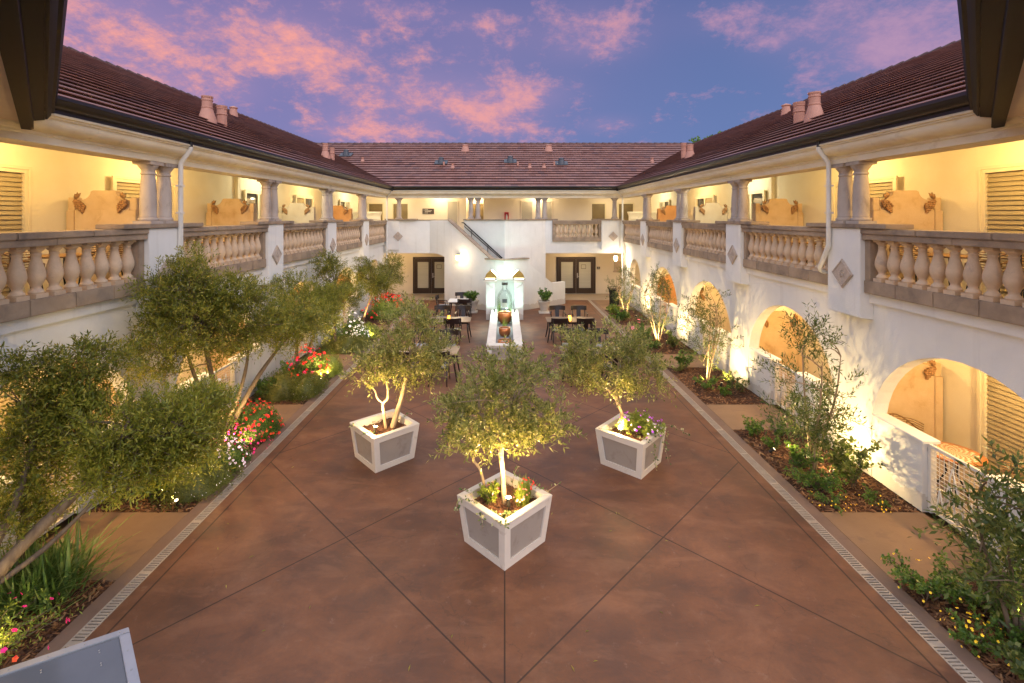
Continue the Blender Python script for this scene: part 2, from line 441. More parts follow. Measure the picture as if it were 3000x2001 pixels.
MT['patio'] = patio_mat()
MT['path'] = surf('sand_concrete', (.30, .185, .105), (.235, .14, .08), 1.3, .6, .15, 40, dirt=(.19, .115, .08), dscale=2.5, spec=.3)
MT['band'] = surf('band_concrete', (.23, .145, .105), (.18, .11, .08), 1.6, .6, .15, 40, dirt=(.14, .088, .068), dscale=2.0, spec=.3)
MT['porch'] = surf('grey_porch_concrete', (.40, .33, .26), (.34, .28, .22), 1.6, .7, .1, 40)
MT['earth'] = surf('earth', (.12, .08, .05), (.09, .06, .04), .4, .95)
def mulch_mat():
    m, nt, b = new_mat('bark_mulch')
    g = nt.node('ShaderNodeNewGeometry')
    col = nt.ramp(g.outputs['Random Per Island'], [(0, (.06, .025, .013)), (.35, (.14, .055, .022)), (.7, (.24, .105, .04)), (1, (.36, .20, .095))])
    nt.link(col, b.inputs['Base Color']); b.inputs['Roughness'].default_value = .9
    return m
MT['mulchchip'] = mulch_mat()
MT['mulchbase'] = surf('mulch_ground', (.12, .05, .024), (.045, .02, .012), 28, .95, 1, 40)
def mosaic_mat():
    m, nt, b = new_mat('mosaic_top')
    tc = nt.node('ShaderNodeTexCoord').outputs['Object']
    sp = nt.node('ShaderNodeSeparateXYZ'); nt.link(tc, sp.inputs[0])
    r = nt.math('SQRT', nt.math('ADD', nt.math('MULTIPLY', sp.outputs[0], sp.outputs[0]), nt.math('MULTIPLY', sp.outputs[1], sp.outputs[1])))
    th = nt.math('ARCTAN2', sp.outputs[1], sp.outputs[0])
    q = nt.math('MODULO', nt.math('ADD', nt.math('FLOOR', nt.math('MULTIPLY', r, 22)), nt.math('FLOOR', nt.math('MULTIPLY', th, 32 / (2 * PI)))), 2)
    q = nt.math('ABSOLUTE', q)
    inner = nt.math('LESS_THAN', r, .32)
    col = nt.mix(nt.math('MULTIPLY', q, inner), (.42, .17, .06, 1), (.72, .62, .45, 1))
    nt.link(col, b.inputs['Base Color']); b.inputs['Roughness'].default_value = .35
    return m
MT['mosaic'] = mosaic_mat()

# ------------------------------------------------------------------ lights
WARM, AMBER, PALE = (1, .66, .27), (1, .56, .15), (1, .80, .52)
def point(name, loc, power, col=WARM, rad=.06, parent=None):
    l = bpy.data.lights.new(name, 'POINT'); l.energy = power; l.color = col; l.shadow_soft_size = rad
    o = bpy.data.objects.new(name, l); COL.objects.link(o)
    org = ORG.get(parent.name, Vector((0, 0, 0))) if parent else Vector((0, 0, 0))
    o.location = Vector(loc) - org
    if parent: o.parent = parent
    return o
def spot(name, loc, target, power, angle=70, col=WARM, rad=.03, blend=.6, parent=None):
    l = bpy.data.lights.new(name, 'SPOT'); l.energy = power; l.color = col; l.shadow_soft_size = rad
    l.spot_size = math.radians(angle); l.spot_blend = blend
    o = bpy.data.objects.new(name, l); COL.objects.link(o)
    org = ORG.get(parent.name, Vector((0, 0, 0))) if parent else Vector((0, 0, 0))
    o.location = Vector(loc) - org
    o.rotation_euler = (Vector(target) - Vector(loc)).to_track_quat('-Z', 'Y').to_euler()
    if parent: o.parent = parent
    return o
# ================================================================== buildings
YF = 24.85                    # plane of the back facade
PIERS = [8.56, 12.69, 16.82, 20.95]
ARCH = [(6.58, 1.62, .82, True), (10.71, 1.62, .82, True), (14.84, 1.62, .82, True), (18.97, 1.62, .82, True), (23.1, .95, 1.43, False)]
DOORS = [(6.0, 8.07), (9.85, 11.65), (14.85, 16.45), (18.45, 20.1), (23.4, 24.9)]
BAYW = ['bay nearest the viewer', 'second bay from the viewer', 'middle bay', 'second bay from the back facade', 'corner bay beside the back facade']
WN = {-1: 'flower-bed wing', 1: 'mulch-bed wing'}
ZF, ZR = 3.1, 4.245
EAVE, PITCH, ZE = 5.70, .488, 5.955
RIDGE = EAVE + 6.52

def column_m(cx, cy, z0=4.32, z1=5.405):
    m = M(); h = z1 - z0
    m.box(cx - .155, cx + .155, cy - .155, cy + .155, z0, z0 + .05)
    prof = [(.145, .05), (.155, .075), (.145, .10), (.125, .11), (.13, .135), (.122, .15), (.127, .3), (.122, .55), (.105, h - .27), (.10, h - .235), (.115, h - .225), (.115, h - .2),
            (.102, h - .19), (.104, h - .15), (.125, h - .12), (.15, h - .085), (.155, h - .06)]
    m.lathe(prof, (cx, cy, z0), 18)
    m.box(cx - .16, cx + .16, cy - .16, cy + .16, z1 - .06, z1 + .006)
    return m

def cornice_poly(s=1, e=0):
    """(across, z) outline of beam and cornice; across grows away from the court"""
    p = [(6.06, 5.405), (6.06, 5.50), (6.035, 5.515), (6.035, 5.545), (6.0, 5.555)]
    for k in range(9):
        t = k / 8 * PI / 2
        p.append((6.0 - .155 * math.sin(t) , 5.555 + .155 * (1 - math.cos(t))))
    p += [(5.82, 5.715), (5.82, 5.735), (5.79, 5.745), (5.785, 5.765), (5.80, 5.78), (6.5, 5.78), (6.5, 5.405)]
    return p
GUTTER = [(5.655, 5.985), (5.65, 5.94), (5.67, 5.91), (5.695, 5.86), (5.74, 5.84), (5.80, 5.835), (5.80, 5.775), (5.83, 5.775), (5.83, 5.95), (5.67, 5.95), (5.665, 5.985)]

def extr_side(poly, s, y0, y1, mit=None):
    """extrude an (x,z) outline along y; with mit the far end is mitred at 45 degrees to the corner of the court"""
    n = len(poly)
    off = YF - 6.2
    vs = [(s * p[0], y0, p[1]) for p in poly] + [(s * p[0], (p[0] + off) if mit else y1, p[1]) for p in poly]
    fs = [tuple(range(n)), tuple(range(2 * n - 1, n - 1, -1))] + [(i, n + i, n + (i + 1) % n, (i + 1) % n) for i in range(n)]
    return M().add(vs, fs)
def extr_back(poly):
    n = len(poly); off = YF - 6.2
    vs = [(-p[0] + .004, p[0] + off, p[1]) for p in poly] + [(p[0] - .004, p[0] + off, p[1]) for p in poly]
    fs = [tuple(range(n)), tuple(range(2 * n - 1, n - 1, -1))] + [(i, n + i, n + (i + 1) % n, (i + 1) % n) for i in range(n)]
    return M().add(vs, fs)

def roof_slab(kind, s=1, y0=4.2):
    """stepped tile courses from gutter to ridge"""
    m = M(); m.uv = []
    C = 20; dx = (RIDGE - EAVE + .04) / C; T = .058; NO = .016; RC = .07
    off = YF - 6.2
    rng = random.Random(3)
    for i in range(C):
        a0 = EAVE - .04 + i * dx; a1 = a0 + dx
        z0 = ZE + PITCH * (a0 - EAVE) + T; z1 = ZE + PITCH * (a1 - EAVE) + .004
        zb = ZE + PITCH * (a0 - EAVE) - .004; ar = a0 + RC; zn = z0 - NO; zq = zb + PITCH * RC; zm = zn + PITCH * RC * .3
        if kind == 'side':
            e0, e1 = a0 + off, a1 + off
            N = 14
            ys0 = [y0 + (e0 - y0) * k / N for k in range(N + 1)]; ys1 = [y0 + (e1 - y0) * k / N for k in range(N + 1)]
            jit = [rng.uniform(-.004, .004) for _ in range(N + 1)]
            for k in range(N):
                P = [(s * a0, ys0[k], z0 + jit[k]), (s * a0, ys0[k + 1], z0 + jit[k + 1]), (s * a1, ys1[k + 1], z1), (s * a1, ys1[k], z1)]
                m.add(P, [(0, 1, 2, 3) if s < 0 else (3, 2, 1, 0)])
                m.uv += [(p[1] / .33, i + .5) for p in ([P[0], P[1], P[2], P[3]] if s < 0 else [P[3], P[2], P[1], P[0]])]
                for (ax, za, bx, zb_) in ((a0, zn, a0, z0), (ar, zm, a0, zn), (ar, zq, ar, zm)):
                    Q = [(s * ax, ys0[k], za + (jit[k] if za == zn else 0)), (s * ax, ys0[k + 1], za + (jit[k + 1] if za == zn else 0)), (s * bx, ys0[k + 1], zb_ + (jit[k + 1] if zb_ != zm else 0)), (s * bx, ys0[k], zb_ + (jit[k] if zb_ != zm else 0))]
                    m.add(Q, [(0, 1, 2, 3) if s < 0 else (3, 2, 1, 0)])
                    m.uv += [(p[1] / .33, i + .5) for p in (Q if s < 0 else Q[::-1])]
        else:
            N = 16
            xs0 = [-a0 + 2 * a0 * k / N for k in range(N + 1)]; xs1 = [-a1 + 2 * a1 * k / N for k in range(N + 1)]
            jit = [rng.uniform(-.004, .004) for _ in range(N + 1)]
            for k in range(N):
                P = [(xs0[k], a0 + off, z0 + jit[k]), (xs0[k + 1], a0 + off, z0 + jit[k + 1]), (xs1[k + 1], a1 + off, z1), (xs1[k], a1 + off, z1)]
                m.add(P, [(0, 1, 2, 3)]); m.uv += [(p[0] / .33, i + .5) for p in P]
                for (ay, za, by, zb_) in ((a0, zn, a0, z0), (ar, zm, a0, zn), (ar, zq, ar, zm)):
                    Q = [(xs0[k], ay + off, za + (jit[k] if za == zn else 0)), (xs0[k + 1], ay + off, za + (jit[k + 1] if za == zn else 0)), (xs0[k + 1], by + off, zb_ + (jit[k + 1] if zb_ != zm else 0)), (xs0[k], by + off, zb_ + (jit[k] if zb_ != zm else 0))]
                    m.add(Q, [(0, 1, 2, 3)]); m.uv += [(p[0] / .33, i + .5) for p in Q]
    # far slope and ridge tiles
    zr = ZE + PITCH * (RIDGE - EAVE)
    if kind == 'side':
        ye = RIDGE + off
        F = [(s * RIDGE, y0, zr), (s * RIDGE, ye, zr), (s * (RIDGE + 6.5), ye + 6.5, ZE), (s * (RIDGE + 6.5), y0, ZE)]
        m.add(F, [(0, 1, 2, 3) if s < 0 else (3, 2, 1, 0)]); m.uv += [(0, 0)] * 4
    else:
        yr = RIDGE + off
        F = [(-RIDGE, yr, zr), (RIDGE, yr, zr), (RIDGE + 6.5, yr + 6.5, ZE), (-RIDGE - 6.5, yr + 6.5, ZE)]
        m.add(F, [(0, 1, 2, 3)]); m.uv += [(0, 0)] * 4
    return m
def ridge_m(kind, s=1, y0=4.2):
    m = M(); zr = ZE + PITCH * (RIDGE - EAVE); off = YF - 6.2
    L = .42
    if kind == 'side':
        y = y0
        while y < RIDGE + off:
            m.tube([(s * RIDGE, y, zr - .03), (s * RIDGE, y + L + .03, zr - .055)], [.115, .095], 8); y += L
    else:
        x = -RIDGE
        while x < RIDGE - .1:
            m.tube([(x, RIDGE + off, zr - .03), (x + L + .03, RIDGE + off, zr - .05)], [.11, .095], 8); x += L
    return m

def roof_hit(u, v, kind, s=1):
    """point where the sight line of photo pixel (u, v) meets a roof slope"""
    U, V = (u - VPU) / FPX, (v - VPV) / FPX
    k0 = ZE - PITCH * EAVE
    if kind == 'side':
        Y = (CAM_Z - k0) / (PITCH * s * U + V); return (U * Y, Y, CAM_Z - V * Y)
    off = YF - 6.2
    Y = (CAM_Z - k0 + PITCH * off) / (PITCH + V); return (U * Y, Y, CAM_Z - V * Y)

def pot_m(p, r, h, kind='tall'):
    x, y, z = p
    m = M()
    if kind == 'tall':
        prof = [(r * 1.9, -.32), (r * 1.75, 0), (r * 1.05, h * .48), (r * 1.12, h * .5), (r * 1.12, h * .54), (r, h * .56), (r, h * .80), (r * 1.1, h * .81), (r * 1.1, h * .84), (r, h * .86), (r, h * .92), (r * 1.12, h * .94), (r * 1.12, h)]
    elif kind == 'straight':
        prof = [(r, -.35), (r, h * .5), (r * 1.15, h * .52), (r * 1.15, h * .56), (r, h * .58), (r, h * .8), (r * 1.1, h * .82), (r * 1.1, h * .85), (r, h * .87), (r * 1.1, h * .93), (r * 1.1, h)]
    else:
        prof = [(r * 1.35, -.3), (r * 1.2, 0), (r * .9, h * .7), (r * 1.15, h * .8), (r * 1.1, h * .86), (r * .2, h)]
    m.lathe(prof, (x, y, z), 16)
    return m

def arch_face(m, s, yc, R, cz, y0, y1, ztop, xo, xi):
    """wall between y0 and y1 with a round-headed opening (both faces and the curved reveal)"""
    N = 22
    ya, yb = yc - R, yc + R
    if ya > y0: m.box(s * xo, s * xi, y0, ya, 0, ztop)
    if y1 > yb: m.box(s * xo, s * xi, yb, y1, 0, ztop)
    pts = [(yc - R * math.cos(PI * k / N), cz + R * math.sin(PI * k / N)) for k in range(N + 1)]
    for k in range(N):
        (p0, q0), (p1, q1) = pts[k], pts[k + 1]
        vs = [(s * xo, p0, q0), (s * xo, p1, q1), (s * xo, p1, ztop), (s * xo, p0, ztop), (s * xi, p0, q0), (s * xi, p1, q1), (s * xi, p1, ztop), (s * xi, p0, ztop)]
        m.add(vs, [(0, 1, 2, 3), (7, 6, 5, 4), (0, 4, 5, 1)])

def slider(parent, s, y0, y1, z0, X, flip):
    """sliding door: frame > pane, louvre shutter"""
    X = X - .065
    z1 = z0 + 2.13
    f = M(); t = .06; xo, xi = X - .02, X + .06
    f.box(s * xo, s * xi, y0, y0 + t, z0, z1); f.box(s * xo, s * xi, y1 - t, y1, z0, z1)
    f.box(s * xo, s * xi, y0 + t, y1 - t, z1 - t, z1); f.box(s * xo, s * xi, y0 + t, y1 - t, z0, z0 + .05)
    ym = (y0 + y1) / 2
    f.box(s * (xo + .01), s * (xi - .01), ym - .05, ym + .05, z0 + .05, z1 - t)
    # shallow reveal round the frame
    f.box(s * (X - .035), s * (X - .002), y0 - .05, y0 - .002, z0, z1 + .05); f.box(s * (X - .035), s * (X - .002), y1 + .002, y1 + .05, z0, z1 + .05)
    f.box(s * (X - .035), s * (X - .002), y0 - .002, y1 + .002, z1 + .002, z1 + .05)
    fr = obj('door_frame', f, MT['frame'], parent)
    a, b = (y0 + t, ym - .05), (ym + .05, y1 - t)
    if flip: a, b = b, a
    sh = M(); n = 26; zz = z0 + .06; dz = (z1 - t - zz) / n
    for k in range(n):
        z = zz + k * dz
        sh.add([(s * (X + .012), a[0], z), (s * (X + .012), a[1], z), (s * (X + .04), a[1], z + dz), (s * (X + .04), a[0], z + dz),
                (s * (X + .045), a[0], z), (s * (X + .045), a[1], z)], [(0, 1, 2, 3), (0, 4, 5, 1)])
    obj('shutter', sh, MT['shutter'], fr, fix=False)
    g = M().box(s * (X + .03), s * (X + .036), b[0], b[1], z0 + .05, z1 - t)
    obj('pane', g, MT['darkglass'], fr)
    h = M().box(s * (X - .05), s * (X - .02), ym - .012, ym + .012, z0 + .95, z0 + 1.15)
    obj('handle', h, MT['metal'], fr)

def six_panel_door(parent, x0, x1, y, z0, h=2.08, name='door', ax='x', s=1):
    """panelled door in the plane y (ax 'x') or in the plane x=y (ax 'y')"""
    def B(m, a0, a1, d0, d1, z0_, z1_):
        if ax == 'x': m.box(a0, a1, y + d0, y + d1, z0_, z1_)
        else: m.box(y + s * d0, y + s * d1, a0, a1, z0_, z1_)
    f = M()
    B(f, x0 - .07, x0, -.03, .05, z0, z0 + h + .07); B(f, x1, x1 + .07, -.03, .05, z0, z0 + h + .07); B(f, x0, x1, -.03, .05, z0 + h, z0 + h + .07)
    d = M(); B(d, x0 + .003, x1 - .003, .0, .04, z0 + .01, z0 + h - .003)
    w = x1 - x0
    for c in (.14, .56):
        for (za, zb) in ((.12, .42), (.47, .78), (.83, .95)):
            B(d, x0 + w * c, x0 + w * (c + .30), -.012, -.001, z0 + h * za, z0 + h * zb)
    dr = obj(name, d, MT['olivedoor'], parent, bevel=.004)
    obj('door_frame', f, MT['frame'], dr)
    k = M(); 
    kx = x0 + w * .9
    B(k, kx - .02, kx + .02, -.05, -.002, z0 + .98, z0 + 1.06)
    obj('handle', k, MT['metal'], dr)

def gate_thing(s, yc, label):
    t = thing('garden_gate', (s * 6.38, yc, .0), label, 'gate', 'white gates of the ground floor patios')
    y0, y1, z0, z1 = yc - .46, yc + .46, .06, 1.04
    X = s * 6.38
    f = M()
    for y in (y0, y1): f.box(X - .025, X + .025, y - .025, y + .025, z0 - .04, z1)
    f.box(X - .02, X + .02, y0 + .025, y1 - .025, z1 - .045, z1); f.box(X - .02, X + .02, y0 + .025, y1 - .025, z0, z0 + .04)
    obj('gate_frame', f, MT['gatewhite'], t)
    w = M(); k = y0 + .1
    while k < y1 - .05:
        w.tube([(X, k, z0 + .04), (X, k, z1 - .045)], .005, 5, False); k += .075
    k = z0 + .1
    while k < z1 - .06:
        w.tube([(X, y0 + .025, k), (X, y1 - .025, k)], .005, 5, False); k += .06
    obj('wire_mesh', w, MT['gatewhite'], t, fix=False)
    b = M(); rr = random.Random(5)
    for (ya, yb, yt, zt) in ((-.38, -.22, -.30, .60), (-.10, .28, .10, .70), (.02, .24, .13, .45), (-.25, -.05, -.18, .36), (.2, .36, .3, .30), (-.40, -.33, -.41, .85)):
        for q in (ya, yb):
            b.tube([(X - s * .012, yc + q, z0 + .04), (X - s * .012, yc + (q * .45 + yt * .55), z0 + zt * .62), (X - s * .012, yc + yt, z0 + zt + .1)], [.013, .012, .008], 6)
    obj('branch_ornament', b, MT['gatewhite'], t, smooth=True)
    l = M().box(X - .03, X + .03, y1 + .026, y1 + .07, .92, .98); obj('latch', l, MT['metal'], t)
    return t

def wing(s):
    side = WN[s]
    t = thing('hotel_wing', (s * 6.3, 14, 0), 'white two-storey wing with arches and gallery, %s' % ('behind the olive trees and flower beds' if s < 0 else 'beside the floodlit mulch beds'), 'building', 'wings of the hotel')
    # arcade wall
    m = M(); edges = [3.0, 8.645, 12.775, 16.905, 21.5, YF + .25]
    for i, (yc, R, cz, lowwall) in enumerate(ARCH):
        arch_face(m, s, yc, R, cz, edges[i], edges[i + 1], 2.985, 6.27, 6.52)
    obj('arcade_wall', m, MT['stucco'], t)
    def piece(a, b, xa, xb, zt):
        w_ = obj('low_wall', M().box(s * 6.276, s * 6.50, a, b, 0, zt), MT['stucco'], t, bevel=.006)
        obj('wall_cap', M().box(s * 6.255, s * 6.535, xa, xb, zt, zt + .05), MT['stucco'], w_, bevel=.008)
    for (yc, R, cz, low) in ARCH:
        if low:
            g = yc + .14
            for a, b in ((yc - R + .004, g - .49), (g + .49, yc + R - .004)):
                piece(a, b, a - (.03 if a > yc else 0), b + (.03 if b < yc else 0), 1.035)
        else:
            piece(yc - R + .004, yc + R - .004, yc - R + .003, yc + R - .003, 1.04)
    # slab with band, gallery floor
    b = M().box(s * 6.2, s * 6.6, 3, YF - .1, 2.985, 3.15); obj('slab_band', b, MT['stucco'], t, bevel=.006)
    fl = M().box(s * 6.53, s * 8.1, 3, YF + 3.1, 2.78, ZF); obj('gallery_floor', fl, MT['porch'], t)
    cl = M().box(s * 6.5, s * 8.35, 3, YF + 3.1, 5.74, 5.80); obj('gallery_ceiling', cl, MT['ceiling'], t)
    bw = M().box(s * 8.1, s * 8.35, 3, YF + 3.3, 0, 5.74); obj('rear_wall', bw, MT['cream'], t)
    gf = M().box(s * 6.52, s * 8.1, 3, YF + 3, -.02, .035); obj('patio_floor', gf, MT['porch'], t)
    # piers with stone caps and medallions
    for y in PIERS:
        p = M().add([(s * 6.04, y - .41, 2.72), (s * 6.27, y - .41, 2.69), (s * 6.27, y + .41, 2.69), (s * 6.04, y + .41, 2.72),
                     (s * 6.04, y - .41, 4.245), (s * 6.44, y - .41, 4.245), (s * 6.44, y + .41, 4.245), (s * 6.04, y + .41, 4.245),
                     (s * 6.27, y - .41, 3.15), (s * 6.44, y - .41, 3.15), (s * 6.44, y + .41, 3.15), (s * 6.27, y + .41, 3.15)],
                    [(0, 1, 2, 3), (4, 5, 6, 7), (0, 3, 7, 4), (0, 4, 5, 9, 8, 1), (3, 2, 11, 10, 6, 7), (5, 6, 10, 9), (8, 9, 10, 11), (1, 8, 11, 2)])
        obj('pier', p, MT['stucco'], t, bevel=.008)
        c = M(); c.box(s * 6.0, s * 6.46, y - 1.0, y + 1.0, ZR + .003, ZR + .078)
        obj('pier_cap', c, MT['stone'], t, bevel=.008)
        d = M(); q = .265
        d.prism([(y, 3.435 - q), (y + q, 3.435), (y, 3.435 + q), (y - q, 3.435)], s * 6.012, s * 6.04, 'x')
        dd = obj('medallion', d, MT['medal'], t, bevel=.006)
        e = M()
        for (r0, r1) in ((q * .86, q * .80),):
            for k in range(4):
                a = [(0, -1), (1, 0), (0, 1), (-1, 0)]
                p0, p1 = a[k], a[(k + 1) % 4]
                e.bar((s * 6.008, y + p0[0] * r0, 3.435 + p0[1] * r0), (s * 6.008, y + p1[0] * r0, 3.435 + p1[1] * r0), .012, .016, (1, 0, 0))
        for k in range(6):
            a = k * PI / 3 + .4
            e.tube([(s * 6.01, y, 3.435), (s * 6.004, y + .045 * math.cos(a), 3.435 + .045 * math.sin(a)), (s * 6.009, y + .075 * math.cos(a + .5), 3.435 + .075 * math.sin(a + .5))], [.006, .013, .004], 5)
        e.tube([(s * 6.008, y, 3.43), (s * 6.008, y + .02, 3.36), (s * 6.008, y - .015, 3.30)], [.008, .007, .005], 5)
        obj('flower_relief', e, MT['medal'], dd)
        for dy in (-.19, .19):
            obj('column', column_m(s * 6.22, y + dy), MT['colstone'], t, smooth=2)
        # warm ring of the beam is carried on the columns
    # beam and cornice, gutter, roof
    obj('cornice', extr_side(cornice_poly(), s, 5.5, 0, True), MT['cornice'], t, smooth=2)
    obj('gutter', extr_side(GUTTER, s, 5.6, 0, True), MT['gutter'], t, smooth=2)
    rf = obj('roof', roof_slab('side', s), MT['roof'], t, fix=False)
    obj('ridge_tiles', ridge_m('side', s), MT['roof'], rf, smooth=True)
    if s < 0:
        pots = [((607, 352), .125, .62, 'tall'), ((650, 366), .125, .52, 'straight'), ((684, 340), .14, .40, 'short'), ((953, 462), .12, .62, 'tall'), ((973, 468), .11, .56, 'straight')]
    else:
        pots = [((2386, 346), .125, .62, 'tall'), ((2341, 360), .125, .52, 'straight'), ((2303, 334), .14, .38, 'short'), ((2022, 460), .12, .50, 'tall'), ((2003, 463), .11, .66, 'straight')]
    for (px, r, h, k) in pots:
        obj('vent_pot', pot_m(roof_hit(*px, 'side', s), r, h, k), MT['pot'], rf, smooth=2)
    # downspout at the first pier
    y = 8.86
    dp = M()
    dp.tube([(s * 5.80, y, 5.87), (s * 5.80, y, 5.74), (s * 5.80, y, 5.70)], .034, 10)
    obj('gutter_outlet', dp, MT['gutter'], t, smooth=2)
    dp = M(); xx = 5.985
    if s > 0:
        dp.tube([(s * 5.80, y, 5.73), (s * 5.80, y, 5.69), (s * 5.97, y, 5.46), (s * xx, y, 5.42), (s * xx, y, 3.92), (s * xx, y + .03, 3.86), (s * xx, y + .25, 3.48), (s * (xx + .04), y + .27, 3.42), (s * (xx + .18), y + .28, 3.36), (s * (xx + .18), y + .28, 3.15)], .042, 10)
    else:
        dp.tube([(s * 5.80, y, 5.73), (s * 5.80, y, 5.69), (s * 5.97, y, 5.46), (s * xx, y, 5.42), (s * xx, y, 2.75), (s * 6.23, y, 2.6), (s * 6.23, y, .3)], .042, 10)
    for z in (5.0, 4.5):
        dp.box(s * (xx - .047), s * (xx + .06), y - .048, y + .048, z, z + .03)
    obj('downspout', dp, MT['whitepipe'], t, smooth=2)
    # small scuppers on the slab band
    # sliding doors, both floors
    for i, (a, c) in enumerate(DOORS):
        slider(t, s, a, c, ZF + .003, 8.1, (i % 2 == 0))
        if i < 4: slider(t, s, a, c, .04, 8.1, (i % 2 == 0))
    # pipe at the jog of the rear wall
    j = M().box(s * 8.0, s * 8.1, 14.38, 14.52, ZF, 5.74); obj('wall_jog', j, MT['cream'], t)
    return t
wings = {s: wing(s) for s in (-1, 1)}

# ------------------------------------------------------------------ balustrades
BAL = [(.0, .0)]
bal_m = M()
bal_m.box(-.085, .085, -.085, .085, 0, .055)
bal_m.lathe([(.078, .055), (.086, .075), (.078, .095), (.058, .115), (.05, .14), (.062, .175), (.088, .225), (.1, .28), (.098, .33), (.085, .39), (.068, .45), (.055, .51), (.05, .555), (.056, .565), (.058, .58), (.05, .59),
             (.056, .61), (.076, .628), (.084, .64), (.084, .65)], (0, 0, 0), 16)
bal_m.box(-.085, .085, -.085, .085, .65, .687)
BAL_MESH = None
def balustrade(p0, p1, nrm, n, label, half=False):
    """stone balustrade between p0 and p1 (2D), outer side along nrm"""
    global BAL_MESH
    p0, p1, nv = Vector((*p0, 0)), Vector((*p1, 0)), Vector((*nrm, 0))
    d = (p1 - p0); L = d.length; d.normalize()
    mid = (p0 + p1) / 2
    t = thing('balustrade', (mid.x, mid.y, 3.15), label, 'balustrade', 'stone balustrades of the upper gallery')
    def slab(name, o0, o1, z0, z1, mat, blocks=1, a=0, bvl=.01):
        m = M()
        l0, l1 = a, L - a
        for k in range(blocks):
            q0 = p0 + d * (l0 + (l1 - l0) * k / blocks + (.003 if k else 0)); q1 = p0 + d * (l0 + (l1 - l0) * (k + 1) / blocks)
            vs = []
            for z in (z0, z1):
                for q, o in ((q0, o0), (q1, o0), (q1, o1), (q0, o1)):
                    w = q + nv * o; vs.append((w.x, w.y, z))
            m.add(vs, [(0, 3, 2, 1), (4, 5, 6, 7), (0, 1, 5, 4), (1, 2, 6, 5), (2, 3, 7, 6), (3, 0, 4, 7)])
        return obj(name, m, mat, t, bevel=bvl)
    nb = max(2, round(L / .62))
    slab('base_course', .12, -.22, 3.153, 3.37, MT['stone'], nb)
    slab('hand_rail', .16, -.20, 4.058, 4.15, MT['stone'], 2, 0, .006)
    slab('rail_cap', .185, -.225, 4.152, 4.243, MT['stone'], 3, 0, .012)
    for q in (p0 + d * .06, p1 - d * .06):
        m = M(); vs = []
        for z in (3.37, 4.058):
            for i, j in ((-.06, .10), (.06, .10), (.06, -.14), (-.06, -.14)):
                w = q + d * i + nv * j; vs.append((w.x, w.y, z))
        m.add(vs, [(0, 3, 2, 1), (4, 5, 6, 7), (0, 1, 5, 4), (1, 2, 6, 5), (2, 3, 7, 6), (3, 0, 4, 7)])
        obj('end_post', m, MT['stone'], t, bevel=.006)
    for k in range(n):
        q = p0 + d * (.12 + (L - .24) * (k + .5) / n)
        if BAL_MESH is None:
            o = obj('baluster', bal_m, MT['balstone'], None, smooth=2); BAL_MESH = o.data
        else:
            o = bpy.data.objects.new('baluster', BAL_MESH); COL.objects.link(o)
        o.parent = t; o.location = Vector((q.x - mid.x, q.y - mid.y, 3.3705 - 3.15)); o.rotation_euler.z = math.atan2(d.y, d.x)
    g = M(); k = .05
    while k < L:
        w = p0 + d * k - nv * .20; g.tube([(w.x, w.y, 3.12), (w.x, w.y, 4.06)], .008, 5, False); k += .134
    for z in (3.2, 4.02):
        a, b = p0 - nv * .20, p1 - nv * .20
        g.tube([(a.x, a.y, z), (b.x, b.y, z)], .010, 5, False)
    obj('guard_rail', g, MT['iron'], t, fix=False)
    return t
spans = [(4.84, 8.15), (8.97, 12.28), (13.10, 16.41), (17.23, 20.54), (21.36, 24.66)]
for s in (-1, 1):
    for i, (a, b) in enumerate(spans):
        balustrade((s * 6.22, a), (s * 6.22, b), (-s, 0), 12, 'stone balustrade of the upper gallery, %s of the %s' % (BAYW[i], WN[s]))
balustrade((2.47, YF + .02), (4.98, YF + .02), (0, -1), 10, 'short stone balustrade on the back facade above the brown double doors and the grey porch')

# ------------------------------------------------------------------ stone privacy screens with grape carvings
def grape_m(w, h, s, seed):
    rr = random.Random(seed); m = M()
    rows = [(0, 3), (1, 4), (2, 4), (3, 3), (4, 2), (5, 1)]
    for r, n in rows:
        for k in range(n):
            x = ((k - (n - 1) / 2) * .052 + rr.uniform(-.006, .006)) + r * .022 * s
            m.ball((x, -.03 - rr.uniform(0, .02), .02 - r * .045), .033, 7, 5)
    for (cx, cz, a) in ((-.05 * s, .09, .5), (.03 * s, .12, -.2), (-.09 * s, .02, 1.3)):
        n0 = len(m.v)
        m.add([(0, -.045, 0), (.05, -.03, .03), (.075, -.02, .10), (.03, -.035, .085), (0, -.025, .14), (-.03, -.035, .085), (-.075, -.02, .10), (-.05, -.03, .03), (0, 0, .05)],
              [(0, 1, 3), (1, 2, 3), (0, 3, 4), (0, 4, 5), (0, 5, 7), (5, 6, 7), (0, 7, 8), (0, 8, 1), (1, 8, 2), (2, 8, 4, 3), (4, 8, 6, 5), (6, 8, 7)])
        m.xform(Matrix.Translation((cx, -.02, cz)) @ Matrix.Rotation(a * s, 4, 'Y'), n0)
    m.xform(Matrix.Diagonal((w, 1.2, h, 1)))
    return m
